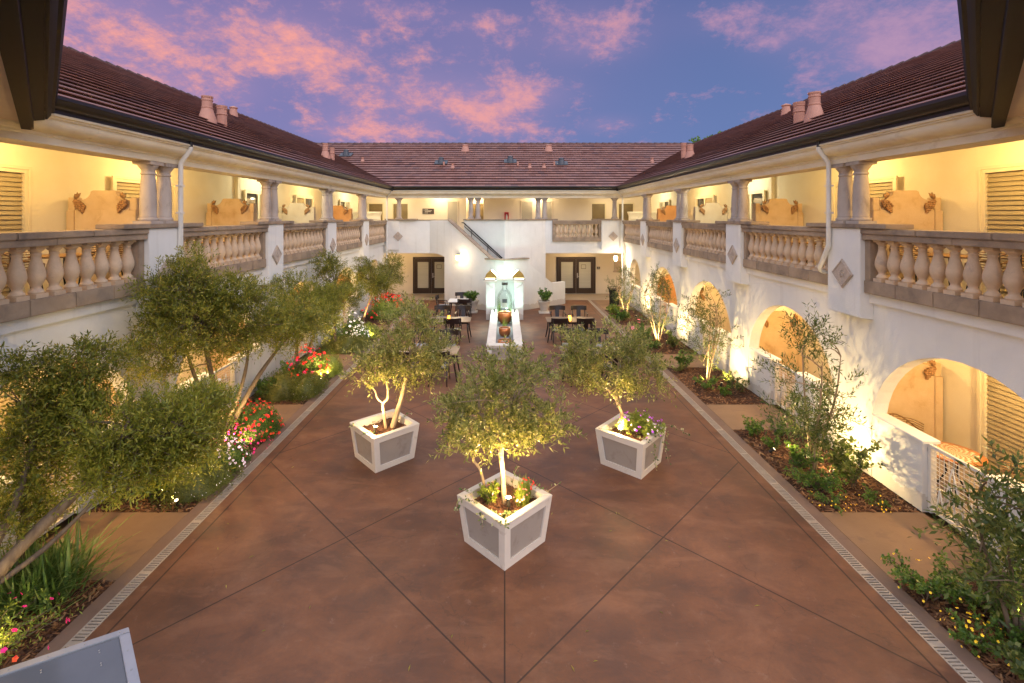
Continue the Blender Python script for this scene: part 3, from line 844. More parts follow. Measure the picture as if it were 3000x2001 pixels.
def screen(s, y, z0, mat, label):
    x0, x1 = 6.78, 8.06
    t = thing('privacy_screen', (s * (x0 + x1) / 2, y, z0), label, 'stone screen', 'grape-carved stone screens between the patios')
    m = M()
    W = x1 - x0
    out = [(x0 + .14, z0), (x1 - .14, z0), (x1 - .14, z0 + 1.66)]
    for k in range(7):
        a = k / 6 * PI / 2; out.append((x1 - .26 - .14 * math.sin(a), z0 + 1.66 + .15 * (1 - math.cos(a)) ** .8 ))
    out += [(x1 - .45, z0 + 1.83), (x0 + .45, z0 + 1.83)]
    for k in range(7):
        a = (1 - k / 6) * PI / 2; out.append((x0 + .26 + .14 * math.sin(a), z0 + 1.66 + .15 * (1 - math.cos(a)) ** .8))
    out += [(x0 + .14, z0 + 1.66)]
    m.prism([(s * a, b) for a, b in out], y, y + .14, 'y')
    obj('panel', m, mat, t, bevel=.008)
    l = M().prism([(s * (x0 + .141), z0 + .05), (s * (x1 - .141), z0 + .05), (s * (x1 - .141), z0 + 1.47), (s * (x0 + .141), z0 + 1.47)], y - .03, y - .001, 'y')
    obj('lower_slab', l, mat, t, bevel=.006)
    for a in (x0, x1 - .14):
        p = M().box(s * a, s * (a + .139), y - .05, y + .17, z0, z0 + 1.46); p.box(s * (a + .01), s * (a + .129), y - .02, y + .15, z0 + 1.463, z0 + 1.70)
        obj('pilaster', p, mat, t, bevel=.008)
    for q, sg in ((x0 + .22, 1), (x1 - .22, -1)):
        c = grape_m(.78, .80, s * sg, int(y * 10) + int(q * 7))
        c.xform(Matrix.Translation((s * q, y - .01, z0 + 1.60)))
        obj('grape_carving', c, MT['carving'], t, smooth=True)
    return t
tone = {8.86: 'terracotta', 12.99: 'terracotta', 17.1: 'palestone', 21.25: 'orangestone'}
for s in (-1, 1):
    for i, y in enumerate((8.86, 12.99, 17.1, 21.25)):
        for z0, fl in ((ZF, 'upper gallery'), (.04, 'ground floor')):
            if s < 0 and z0 < 1 and i > 1: m_ = MT['orangestone']
            else: m_ = MT[tone[y]]
            screen(s, y, z0, m_, 'grape-carved stone screen, %s of the %s, %s' % (fl, WN[s], ['nearest the viewer', 'second from the viewer', 'second from the back facade', 'nearest the back facade'][i]))

# cream counter-high partition in each far corner of the gallery
for s in (-1, 1):
    t = thing('low_partition', (s * 7.2, 25.25, ZF), 'cream low partition with moulded cap at the far gallery corner of the %s' % WN[s], 'partition', 'moulded low partitions')
    m = M().box(s * 6.55, s * 8.05, 25.2, 25.36, ZF, 4.48); obj('body', m, MT['cornice'], t)
    c = M().box(s * 6.50, s * 8.06, 25.13, 25.43, 4.62, 4.70); c.box(s * 6.52, s * 8.06, 25.16, 25.40, 4.55, 4.62); c.box(s * 6.54, s * 8.06, 25.18, 25.38, 4.48, 4.55)
    obj('moulded_cap', c, MT['cornice'], t, bevel=.006)
    p = M()
    p.box(s * 6.62, s * 8.0, 25.175, 25.198, 4.30, 4.36); p.box(s * 6.62, s * 8.0, 25.18, 25.198, 3.9, 3.95)
    obj('panel_moulding', p, MT['cornice'], t)

# gates of the ground-floor patios
for s in (-1, 1):
    for i, (yc, R, cz, low) in enumerate(ARCH):
        if low:
            gate_thing(s, yc + .14, 'white branch-patterned metal gate of the %s, %s' % (WN[s], ['nearest the viewer', 'second from the viewer', 'third from the viewer', 'fourth from the viewer'][i]))

# ------------------------------------------------------------------ back wing
def back_wing():
    t = thing('hotel_wing', (0, YF + 1, 0), 'back wing closing the court, with red tiled roof, open gallery and brown double doors', 'building', 'wings of the hotel')
    off = YF - 6.2
    yb = 27.6
    # slab and facade pieces
    m = M(); m.box(-6.27, -3.88, YF, YF + .3, 2.54, 4.245); m.box(-6.27, -3.88, YF + .3, yb, 2.85, ZF)
    obj('parapet_wall', m, MT['stucco'], t, bevel=.005)
    m = M(); m.box(2.1, 6.27, YF, YF + .3, 2.54, 3.15); m.box(2.1, 2.47, YF + .001, YF + .299, 3.15, 4.245); m.box(4.98, 6.27, YF + .001, YF + .299, 3.15, 4.245)
    obj('facade_wall', m, MT['stucco'], t, bevel=.005)
    fl = M().box(-3.88, 6.27, YF + .301, yb, 2.80, ZF); fl.prism([(-2.1, YF + .3), (2.1, YF + .3), (0, 23.5)], 2.8, ZF - .003, 'z'); obj('gallery_floor', fl, MT['porch'], t)
    for a, b in ((-6.2, -5.45), (5.0, 5.93)): obj('pier', M().box(a, b, YF - .10, YF - .001, 2.72, 4.245), MT['stucco'], t, bevel=.006)
    for b in ((-6.18, -4.55, YF - .14, YF + .34, ZR + .003, ZR + .078), (-4.545, -2.95, YF - .05, YF + .33, ZR + .003, ZR + .035), (1.05, 2.75, YF - .04, YF + .34, ZR + .003, ZR + .078), (4.55, 6.18, YF - .14, YF + .34, ZR + .003, ZR + .078)):
        obj('pier_cap', M().box(*b), MT['stone'], t, bevel=.006)
    for x, y in ((-5.5, YF + .1), (-1.76, YF + .1), (-1.39, YF + .1), (1.74, YF + .1), (2.08, YF + .1), (5.72, YF + .1)):
        obj('column', column_m(x, y), MT['colstone'], t, smooth=2)
    for x in (-5.5, 5.6):
        q = .25; d = M().prism([(x, 3.42 - q), (x + q, 3.42), (x, 3.42 + q), (x - q, 3.42)], YF - .128, YF - .10, 'y')
        dd = obj('medallion', d, MT['medal'], t, bevel=.006)
        e = M()
        for k in range(6):
            a = k * PI / 3; e.tube([(x, YF - .13, 3.43), (x + .06 * math.cos(a), YF - .135, 3.43 + .06 * math.sin(a))], [.008, .014], 5)
        obj('flower_relief', e, MT['medal'], dd)
    obj('cornice', extr_back(cornice_poly()), MT['cornice'], t, smooth=2)
    obj('gutter', extr_back(GUTTER), MT['gutter'], t, smooth=2)
    rf = obj('roof', roof_slab('back'), MT['roof'], t, fix=False)
    obj('ridge_tiles', ridge_m('back'), MT['roof'], rf, smooth=True)
    for px in ((1363, 443), (1608, 443)):
        p = roof_hit(*px, 'back'); m = M()
        m.lathe([(.30, -.2), (.27, 0), (.17, .33), (.19, .36), (.19, .40), (.16, .42)], (p[0], p[1] + .1, p[2] - .02), 16)
        obj('vent_pot', m, MT['pot'], rf, smooth=2)
    for px in ((1013, 458), (1292, 481), (1495, 477), (1645, 483)):
        p = roof_hit(*px, 'back'); x, y, z = p; m = M()
        m.add([(x - .36, y - .16, z - .02), (x + .36, y - .16, z - .02), (x + .36, y + .3, z + .215), (x - .36, y + .3, z + .215), (x - .36, y - .16, z + .02), (x + .36, y - .16, z + .02), (x + .36, y + .3, z + .255), (x - .36, y + .3, z + .255)],
              [(0, 3, 2, 1), (4, 5, 6, 7), (0, 1, 5, 4), (1, 2, 6, 5), (2, 3, 7, 6), (3, 0, 4, 7)])
        v = obj('flue', m, MT['lead'], rf)
        m = M(); m.lathe([(.22, -.05), (.17, .22), (.15, .27), (.15, .30)], (x, y + .05, z + .02), 14)
        m.lathe([(.155, .0), (.15, .05), (.10, .09), (.02, .10)], (x, y + .05, z + .32), 14)
        obj('flue_cap', m, MT['lead'], t, smooth=2)
    for px, k in (((1062, 474), 1), ((1300, 486), 0), ((1326, 492), 1), ((1517, 486), 0), ((1552, 492), 1), ((1594, 492), 1), ((1624, 486), 0), ((1911, 475), 1)):
        x, y, z = roof_hit(*px, 'back'); m = M()
        if k: m.lathe([(.15, -.1), (.13, .02), (.07, .15), (.08, .17), (.08, .22), (.10, .23), (.10, .26)], (x, y + .03, z), 12)
        else: m.lathe([(.055, -.1), (.055, .24)], (x, y + .03, z), 10)
        obj('vent_pipe', m, MT['pot'], rf, smooth=2)
    # rear walls: the lower one behind the porch, the upper one with projecting closets
    m = M().box(-8.1, 8.1, yb, yb + .3, 0, 2.8); obj('porch_wall', m, MT['ochre'], t)
    m = M().box(-8.1, 8.1, yb + .55, yb + .8, ZF, 5.74)
    obj('gallery_wall', m, MT['ochre'], t)
    for a, b in ((-5.41, -2.16), (-1.18, 4.90)): obj('closet_wall', M().box(a, b, 26.9, yb + .549, ZF, 5.739), MT['ochre'], t)
    cl = M().box(-8.1, 8.1, YF + .31, yb + .8, 5.741, 5.80); obj('gallery_ceiling', cl, MT['ceiling'], t)
    so = M().box(-3.5, 6.25, YF + .302, yb, 2.78, 2.798); obj('porch_ceiling', so, MT['ceiling'], t)
    for (u0, u1) in ((1311.5, 1340), (1529, 1559), (1588, 1616)):
        x0, x1 = at(u0, 600, 26.9)[0], at(u1, 600, 26.9)[0]
        n = M().box(x0, x1, 26.875, 26.899, 3.9, 5.27); nn = obj('niche_panel', n, MT['niche'], t)
        f = M(); f.box(x0 - .04, x0, 26.86, 26.898, 3.86, 5.31); f.box(x1, x1 + .04, 26.86, 26.898, 3.86, 5.31); f.box(x0, x1, 26.86, 26.898, 5.27, 5.31); f.box(x0, x1, 26.86, 26.898, 3.86, 3.9)
        obj('niche_frame', f, MT['ochre'], nn)
    for (x0, x1) in ((-6.52, -5.68), (-2.08, -1.24), (5.03, 5.87), (6.68, 7.52)):
        six_panel_door(t, x0, x1, yb + .50, ZF + .002)
    for x0, x1 in ((-7.95, -7.15),):
        six_panel_door(t, x0, x1, yb + .50, ZF + .002)
    # double doors under the porch
    for (xa, xb) in ((-5.27, -3.14), (2.98, 5.22)):
        f = M(); f.box(xa, xa + .1, yb - .06, yb - .002, .02, 2.12); f.box(xb - .1, xb, yb - .06, yb - .002, .02, 2.12); f.box(xa + .1, xb - .1, yb - .06, yb - .002, 2.02, 2.12)
        fr = obj('door_frame', f, MT['darkdoor'], t)
        xm = (xa + xb) / 2
        for a, b, sg in ((xa + .1, xm - .003, 1), (xm + .003, xb - .1, -1)):
            d = M(); st = .17
            d.box(a + .004, a + st, yb - .05, yb - .005, .03, 2.012); d.box(b - st, b - .004, yb - .05, yb - .005, .03, 2.012)
            d.box(a + st, b - st, yb - .05, yb - .005, .03, .34); d.box(a + st, b - st, yb - .05, yb - .005, 1.83, 2.012)
            dd = obj('double_door', d, MT['darkdoor'], t)
            g = M().box(a + st + .001, b - st - .001, yb - .03, yb - .02, .341, 1.829); obj('pane', g, MT['blindglass'], dd)
            if sg < 0:
                h = M().box(a + .045, a + .11, yb - .07, yb - .052, .92, 1.2); h.box(a + .06, a + .2, yb - .10, yb - .075, 1.0, 1.03); obj('handle', h, MT['metal'], dd)
                nt_ = M(); x_, z_ = a + st + .12, 1.44
                for bx in ((x_, x_ + .28, z_, z_ + .02), (x_, x_ + .28, z_ + .22, z_ + .24), (x_, x_ + .02, z_ + .02, z_ + .22), (x_ + .26, x_ + .28, z_ + .02, z_ + .22)):
                    nt_.box(bx[0], bx[1], yb - .036, yb - .031, bx[2], bx[3])
                obj('notice_frame', nt_, MT['signbrown'], dd)
        si = M().box(xa, xb, yb - .12, yb - .061, 0, .03); obj('threshold', si, MT['metal'], t)
    for s in (-1, 1):
        dp = M(); x, y = s * 6.07, YF - .16
        off2 = .62
        dp.tube([(s * 5.72, YF - .52, 5.80), (s * 5.75, YF - .50, 5.72), (x, y, 5.42), (x, y, 5.36), (x, y, .05)], .042, 10)
        obj('downspout', dp, MT['whitepipe'], t, smooth=2)
        o = M().tube([(s * 5.71, YF - .53, 5.88), (s * 5.71, YF - .53, 5.74)], .045, 8); obj('gutter_outlet', o, MT['gutter'], t)
    return t
backw = back_wing()

# ------------------------------------------------------------------ outdoor stair
def stair():
    t = thing('staircase', (0, 23, 0), 'white stuccoed outdoor stair with two flights, stone copings and a dark handrail', 'staircase')
    A = (-3.88, YF - .002); B = (0, 22.03); C = (3.08, 24.43)
    th = .2
    def wl(p, q, tops, name, mat=MT['stucco'], zb=0, cap=None):
        """wall from p to q (2D, outer face); tops: list of (t, z)"""
        m = M(); d = Vector((q[0] - p[0], q[1] - p[1])); L = d.length; d.normalize(); nrm = Vector((-d.y, d.x))
        if nrm.y < 0: nrm = -nrm
        poly = [(tt, z) for tt, z in tops]
        vs = []
        full = [(0, zb if not isinstance(zb, list) else zb[0][1])] if False else None
        bot = zb if isinstance(zb, list) else [(0, zb), (1, zb)]
        ring = [(tt, z) for tt, z in bot] + [(tt, z) for tt, z in reversed(tops)]
        n = len(ring)
        for o in (0, th):
            for tt, z in ring:
                w = Vector(p) + d * (tt * L) + nrm * o; vs.append((w.x, w.y, z))
        m.add(vs, [tuple(range(n)), tuple(range(2 * n - 1, n - 1, -1))] + [(i, n + i, n + (i + 1) % n, (i + 1) % n) for i in range(n)])
        o = obj(name, m, mat, t)
        if cap:
            c = M()
            for (t0, z0), (t1, z1) in cap:
                q0 = Vector(p) + d * (t0 * L); q1 = Vector(p) + d * (t1 * L)
                vs = []
                for zz in (.002, .055):
                    for qq, z, oo in ((q0, z0, -.06), (q1, z1, -.06), (q1, z1, th + .05), (q0, z0, th + .05)):
                        w = qq + nrm * oo; vs.append((w.x, w.y, z + zz))
                c.add(vs, [(0, 3, 2, 1), (4, 5, 6, 7), (0, 1, 5, 4), (1, 2, 6, 5), (2, 3, 7, 6), (3, 0, 4, 7)])
            obj('coping', c, MT['stone'], t, bevel=.006)
        return d, nrm, L
    # outer wall of the upper flight (arched over the porch door), cut diagonally above
    t1, t2 = 1.02 / 3.88 + .02, (3.88 - .62) / 3.88
    arch = [(0, 2.54), (.06, 2.55), (.12, 2.53), (.18, 2.46), (.215, 2.40), (.216, 0), (1, 0)]
    wl(A, B, [(0, 4.245), (t1, 4.245), (t2, 2.42), (1, 2.42)], 'stair_wall', zb=arch, cap=[((t1 - .01, 4.245), (t2, 2.42))])
    # right: landing wall falling to the low parapet of the first flight
    wl(B, C, [(0, 2.42), (.36, 2.42), (.40, 2.16), (.43, 2.05), (.76, 1.15), (.80, 1.13), (1, 1.13)], 'stair_wall')
    cp = M()
    for (p, q) in (((-.9, 22.70), (0, 22.03)), ((0, 22.03), (1.13, 22.91))):
        d = (Vector(q) - Vector(p)).normalized(); nn = Vector((-d.y, d.x)); nn = nn if nn.y > 0 else -nn
        vs = []
        for z in (2.422, 2.48):
            for w in (Vector(p) - nn * .09, Vector(q) + Vector((0, -.11)), Vector(q) + nn * .3, Vector(p) + nn * .3):
                pass
        a, b = Vector(p), Vector(q)
        ring = [a - nn * .09, b - nn * .09, b + nn * .26, a + nn * .26]
        if q == (0, 22.03): ring[1] = Vector((0, 22.03 - .11)); ring[2] = Vector((0, 22.33))
        else: ring[0] = Vector((0.001, 22.03 - .11)); ring[3] = Vector((0.001, 22.33))
        vs = [(w.x, w.y, z) for z in (2.422, 2.48) for w in ring]
        cp.add(vs, [(0, 3, 2, 1), (4, 5, 6, 7), (0, 1, 5, 4), (1, 2, 6, 5), (2, 3, 7, 6), (3, 0, 4, 7)])
    obj('landing_coping', cp, MT['stone'], t, bevel=.006)
    # inner wall: the bay of the gallery, whose parapet rises behind the flights
    IA, IB, IC = (-2.12, YF), (0, 23.42), (2.12, YF)
    wl(IA, IB, [(0, 4.245), (1, 4.245)], 'gallery_parapet', zb=0, cap=[((0, 4.245), (1, 4.245))])
    wl(IB, IC, [(0, 4.245), (1, 4.245)], 'gallery_parapet', zb=0, cap=[((0, 4.245), (1, 4.245))])
    # steps of both flights
    def flight(a0, a1, hw, z, rise, n, a_end=None):
        a0, a1 = Vector(a0), Vector(a1); dd = (a1 - a0) / n; nn = Vector((-dd.y, dd.x)).normalized()
        for k in range(n):
            p, q = a0 + dd * k, a0 + dd * (k + 1); z0 = z + k * rise
            ring = [p - nn * hw, q - nn * hw, q + nn * hw, p + nn * hw]
            s_ = M().add([(w.x, w.y, zz) for zz in (max(0, z0 - .3), z0 + rise) for w in ring], [(0, 3, 2, 1), (4, 5, 6, 7), (0, 1, 5, 4), (1, 2, 6, 5), (2, 3, 7, 6), (3, 0, 4, 7)])
            obj('step', s_, MT['porch'], t)
    flight((-.5, 23.21), (-2.45, 24.63), .43, 1.5, .16, 10)
    flight((2.9, 24.92), (.5, 23.15), .38, 0, .15, 10)
    # handrail on the inner wall
    h = M()
    d = (Vector(IB) - Vector(IA)); L = d.length; d.normalize(); nn = Vector((-d.y, d.x)); nn = nn if nn.y < 0 else -nn
    def R(tt, z): 
        w = Vector(IA) + d * (L * tt) + nn * .10; return (w.x, w.y, z)
    top0, top1 = (.03, 4.12), (.97, 2.42)
    h.bar(R(*top0), R(*top1), .035, .05); h.bar(R(.05, 3.93), R(.955, 2.36), .03, .035)
    h.bar(R(-.02, 4.13), R(.035, 4.12), .03, .04)
    for q in (.06, .23, .63, .955):
        zt = 4.12 + (2.42 - 4.12) * (q - .03) / .94
        h.bar(R(q, zt), R(q, zt - .15), .025, .025, (1, 0, 0))
    for q in (.23, .63):
        zt = 4.12 + (2.42 - 4.12) * (q - .03) / .94
        h.bar(R(q, zt - .1), R(q, zt - .62), .03, .03, (1, 0, 0))
    obj('handrail', h, MT['iron'], t)
    return t
stair()

# ------------------------------------------------------------------ eaves of the near wing overhead
def eave(s):
    t = thing('roof_eave', (s * 3.4, 3.6, 5.6), 'dark bronze eave in the upper corner of the view, on the %s side' % ('flower-bed' if s < 0 else 'mulch-bed'), 'eave', 'eaves of the roof overhead')
    dx, dy = (-.692, .722) if s < 0 else (.703, .711)
    nx, ny = -s * dy, abs(dx)          # towards the court
    dsh = .0 if s < 0 else -.006
    def sweep(name, poly, end, mat, start=-.6, sm=2, cut=0):
        n = len(poly); vs = []
        for L in (start, end):
            for a, z in poly:
                vs.append((dx * (L + a * cut) + nx * (a + dsh), dy * (L + a * cut) + ny * (a + dsh), z))
        m = M().add(vs, [tuple(range(n)), tuple(range(2 * n - 1, n - 1, -1))] + [(i, n + i, n + (i + 1) % n, (i + 1) % n) for i in range(n)])
        return obj(name, m, mat, t, smooth=sm)
    E = 8.6
    sweep('gutter', [(.115, 5.965), (.105, 5.93), (.11, 5.90), (.095, 5.855), (.08, 5.80), (.085, 5.775), (.06, 5.765), (.055, 5.74), (.02, 5.69), (.0, 5.685), (.0, 5.965)], E, MT['eave'])
    sweep('fascia', [(-.002, 5.965), (-.002, 5.675), (-.10, 5.64), (-.10, 5.965)], E - .08, MT['eave'])
    sweep('beam', [(-.102, 5.965), (-.102, 5.55), (-.13, 5.535), (-.215, 5.535), (-.215, 5.965)], E - .14, MT['eave'])
    sweep('soffit', [(-.217, 5.60), (-2.2, 5.60), (-2.2, 5.66), (-.217, 5.66)], E - .2, MT['soffit'])
    sweep('roof', [(.10, 5.97), (-2.2, 7.05), (-2.2, 6.99), (.10, 5.966)], E, MT['roof'])
    return t
for s in (-1, 1): eave(s)

# grey framed panel low in the near corner
def near_panel():
    z = 2.75
    P = [at(378, 1838, 0)] 
    def G(u, v):
        Y = (CAM_Z - z) * FPX / (v - VPV); return Vector(((u - VPU) * Y / FPX, Y, z))
    a, b, c = G(377, 1836), G(0, 1961), G(412, 2001)
    e1 = (b - a).normalized(); e2 = (c - a).normalized()
    t = thing('canopy_panel', a, 'flat grey panel in a riveted aluminium frame jutting into the near corner', 'panel')
    def Q(p, q, zz=0): 
        w = a + e1 * p + e2 * q; return (w.x, w.y, z + zz)
    def slab(m, p0, p1, q0, q1, z0, z1):
        m.add([Q(p0, q0, z0), Q(p1, q0, z0), Q(p1, q1, z0), Q(p0, q1, z0), Q(p0, q0, z1), Q(p1, q0, z1), Q(p1, q1, z1), Q(p0, q1, z1)],
              [(0, 3, 2, 1), (4, 5, 6, 7), (0, 1, 5, 4), (1, 2, 6, 5), (2, 3, 7, 6), (3, 0, 4, 7)])
    W, H, w = 1.3, .9, .035
    f = M()
    slab(f, 0, W, 0, w, -.05, 0); slab(f, 0, w, w, H, -.05, 0); slab(f, W - w, W, w, H, -.05, 0); slab(f, w, W - w, H - w, H, -.05, 0)
    obj('panel_frame', f, MT['panelframe'], t, bevel=.002)
    p = M(); slab(p, w + .001, W - w - .001, w + .001, H - w - .001, -.03, -.006); obj('sheet', p, MT['panel'], t)
    r = M()
    for k in range(12):
        c_ = Q(.03 + k * .11, w * .5, 0); r.lathe([(.0035, 0), (.003, .002)], c_, 8)
        if k < 8: r.lathe([(.0035, 0), (.003, .002)], Q(w * .5, .03 + k * .11, 0), 8)
    for q in (.075, .15):
        for k in range(6):
            for d in (0, .012): r.lathe([(.003, -.006), (.0025, -.004)], Q(.1 + k * .17, q + d, 0), 8)
    obj('rivet', r, MT['metal'], t)
near_panel()
# ================================================================== ground
def setting(name, m, mat, kind='structure', **k):
    o = obj(name, m, mat, None, **k); o['kind'] = kind; return o
setting('ground', M().box(-160, 160, -60, 260, -.6, -.12), MT['earth'])
setting('patio', M().box(-4.408, 4.408, -1.5, 25.5, -.1, 0), MT['patio'])
pb = M()
for s in (-1, 1): pb.box(s * 4.567, s * 4.75, -1.5, 25.5, -.1, .0)
setting('paving_band', pb, MT['band'])
PATHS = [(1.74, 3.08), (5.87, 7.21), (10.0, 11.34), (14.13, 15.47), (18.26, 19.6), (22.9, 25.5)]
pp = M()
for s in (-1, 1):
    for a, b in PATHS: pp.box(s * 4.753, s * 6.28 if b < 25 else s * 6.27, a, b, -.1, .002)
setting('path', pp, MT['path'])
setting('porch_floor', M().box(-6.27, 6.27, 25.503, 27.6, -.1, .004), MT['porch'])
beds = [(-1.5, 1.737), (3.083, 5.867), (7.213, 9.997), (11.343, 14.127), (15.473, 18.257), (19.603, 22.897)]
mb = M()
for s in (-1, 1):
    for a, b in beds: mb.box(s * 4.753, s * 6.268, a, b, -.1, -.02)
setting('flower_bed', mb, MT['mulchbase'])
def chips(s):
    V, F = [], []
    rr = np.random.default_rng(21 + s)
    N = 0
    Vs = []
    for i, (a, b) in enumerate(beds[1:]):
        n = int((5200, 4600, 2600, 1600, 1000)[i] * (1 if s > 0 else .6))
        P = np.stack([s * rr.uniform(4.76, 6.25, n), rr.uniform(a, b, n), -.018 + rr.uniform(0, .03, n)], 1)
        th = rr.uniform(0, 2 * PI, n); L = rr.uniform(.018, .05, n); W = rr.uniform(.006, .014, n)
        tx = rr.uniform(-.35, .35, n)
        d = np.stack([np.cos(th), np.sin(th), tx], 1) * L[:, None]; w = np.stack([-np.sin(th), np.cos(th), rr.uniform(-.5, .5, n)], 1) * W[:, None]
        Vs.append(np.stack([P - d - w, P + d - w, P + d + w, P - d + w], 1).reshape(-1, 3))
    V = np.concatenate(Vs); F = np.arange(len(V)).reshape(-1, 4)
    r = thing('bark_mulch', (s * 5.5, 12, 0), None, None)
    o = obj_np('bark_mulch', V, F, MT['mulchchip'], r)
    o.parent = None; o.location = r.location; bpy.data.objects.remove(r)
    o['kind'] = 'stuff'; o.name = 'bark_mulch'
for s in (-1, 1): chips(s)
# drain channels
for s in (-1, 1):
    t = thing('drain_grate', (s * 4.487, 12, 0), 'long slotted drain channel along the %s' % ('flower beds' if s < 0 else 'mulch beds'), 'drain grate', 'slotted drains edging the patio')
    m = M().box(s * 4.41, s * 4.565, -1.5, 25.5, -.1, -.045); obj('trench', m, MT['trench'], t)
    f = M(); f.box(s * 4.411, s * 4.427, -1.5, 25.5, -.02, .003); f.box(s * 4.548, s * 4.564, -1.5, 25.5, -.02, .003); obj('grate_frame', f, MT['grate'], t)
    b = M(); y = 2.0
    while y < 25.4:
        b.box(s * 4.4275, s * 4.5475, y, y + .022, -.02, .001); y += .040
    k = 2.0
    while k < 25:
        b.box(s * 4.4275, s * 4.5475, k - .02, k + .024, -.018, .0018); k += 1.0
    obj('grate', b, MT['grate'], t, fix=False)
# fallen leaves on the patio
lv = M(); rr = random.Random(9)
for k in range(64):
    x, y = rr.uniform(-4.2, 4.2), rr.uniform(3.2, 12); a = rr.uniform(0, PI); L = rr.uniform(.02, .04); w = .006
    c, s_ = math.cos(a), math.sin(a)
    lv.add([(x - c * L, y - s_ * L, .003), (x - s_ * w, y + c * w, .008), (x + c * L, y + s_ * L, .004), (x + s_ * w, y - c * w, .007)], [(0, 1, 2, 3)])
o = obj('fallen_leaves', lv, MT['olive2'], None, fix=False); o['kind'] = 'stuff'

# ================================================================== plants
def unit(v): return v / np.maximum(np.linalg.norm(v, axis=-1, keepdims=True), 1e-9)
def twig_leaves(P, D, L, n, ll, lw, rr, spread=50, droop=.15):
    """kite-shaped leaves along twigs: P anchors, D directions, L lengths"""
    N = len(P)
    t = (np.arange(n) + .6) / n
    t = t[None, :] + rr.uniform(-.3 / n, .3 / n, (N, n))
    pos = P[:, None] + D[:, None] * (L[:, None] * t)[..., None]
    pos[..., 2] -= droop * L[:, None] * t ** 2
    A = unit(np.cross(D, unit(rr.normal(size=(N, 3))))); B = np.cross(D, A)
    phi = np.arange(n)[None, :] * 2.4 + rr.uniform(0, 6.28, (N, 1)) + rr.uniform(-.5, .5, (N, n))
    sp = np.radians(spread + rr.uniform(-18, 18, (N, n)))
    d = D[:, None] * np.cos(sp)[..., None] + (A[:, None] * np.cos(phi)[..., None] + B[:, None] * np.sin(phi)[..., None]) * np.sin(sp)[..., None]
    d = unit(d + np.array([0, 0, .12]))
    w = unit(np.cross(d, rr.normal(size=d.shape) * .6 + np.array([0, 0, 1])))
    l = ll * rr.uniform(.65, 1.2, (N, n))[..., None]; ww = lw * rr.uniform(.75, 1.2, (N, n))[..., None]
    nrm = np.cross(w, d)
    V = np.stack([pos, pos + d * l * .5 + w * ww + nrm * ll * .05, pos + d * l, pos + d * l * .5 - w * ww + nrm * ll * .05], 2).reshape(-1, 3)
    return V
def ell_points(c, r, n, rr, shell=.55):
    d = unit(rr.normal(size=(n, 3))); rad = (shell ** 3 + (1 - shell ** 3) * rr.uniform(0, 1, n)) ** (1 / 3)
    # uneven outline
    ph = rr.uniform(0, 6.28, 6)
    wob = 1 + .16 * np.sin(3 * d[:, 0] + ph[0] + 2 * d[:, 2]) + .13 * np.sin(5 * d[:, 1] + ph[1]) + .10 * np.sin(7 * d[:, 2] + 4 * d[:, 0] + ph[2])
    return np.array(c) + d * np.array(r) * (rad * wob)[:, None], d
TL, TW = 1.45, 1.75
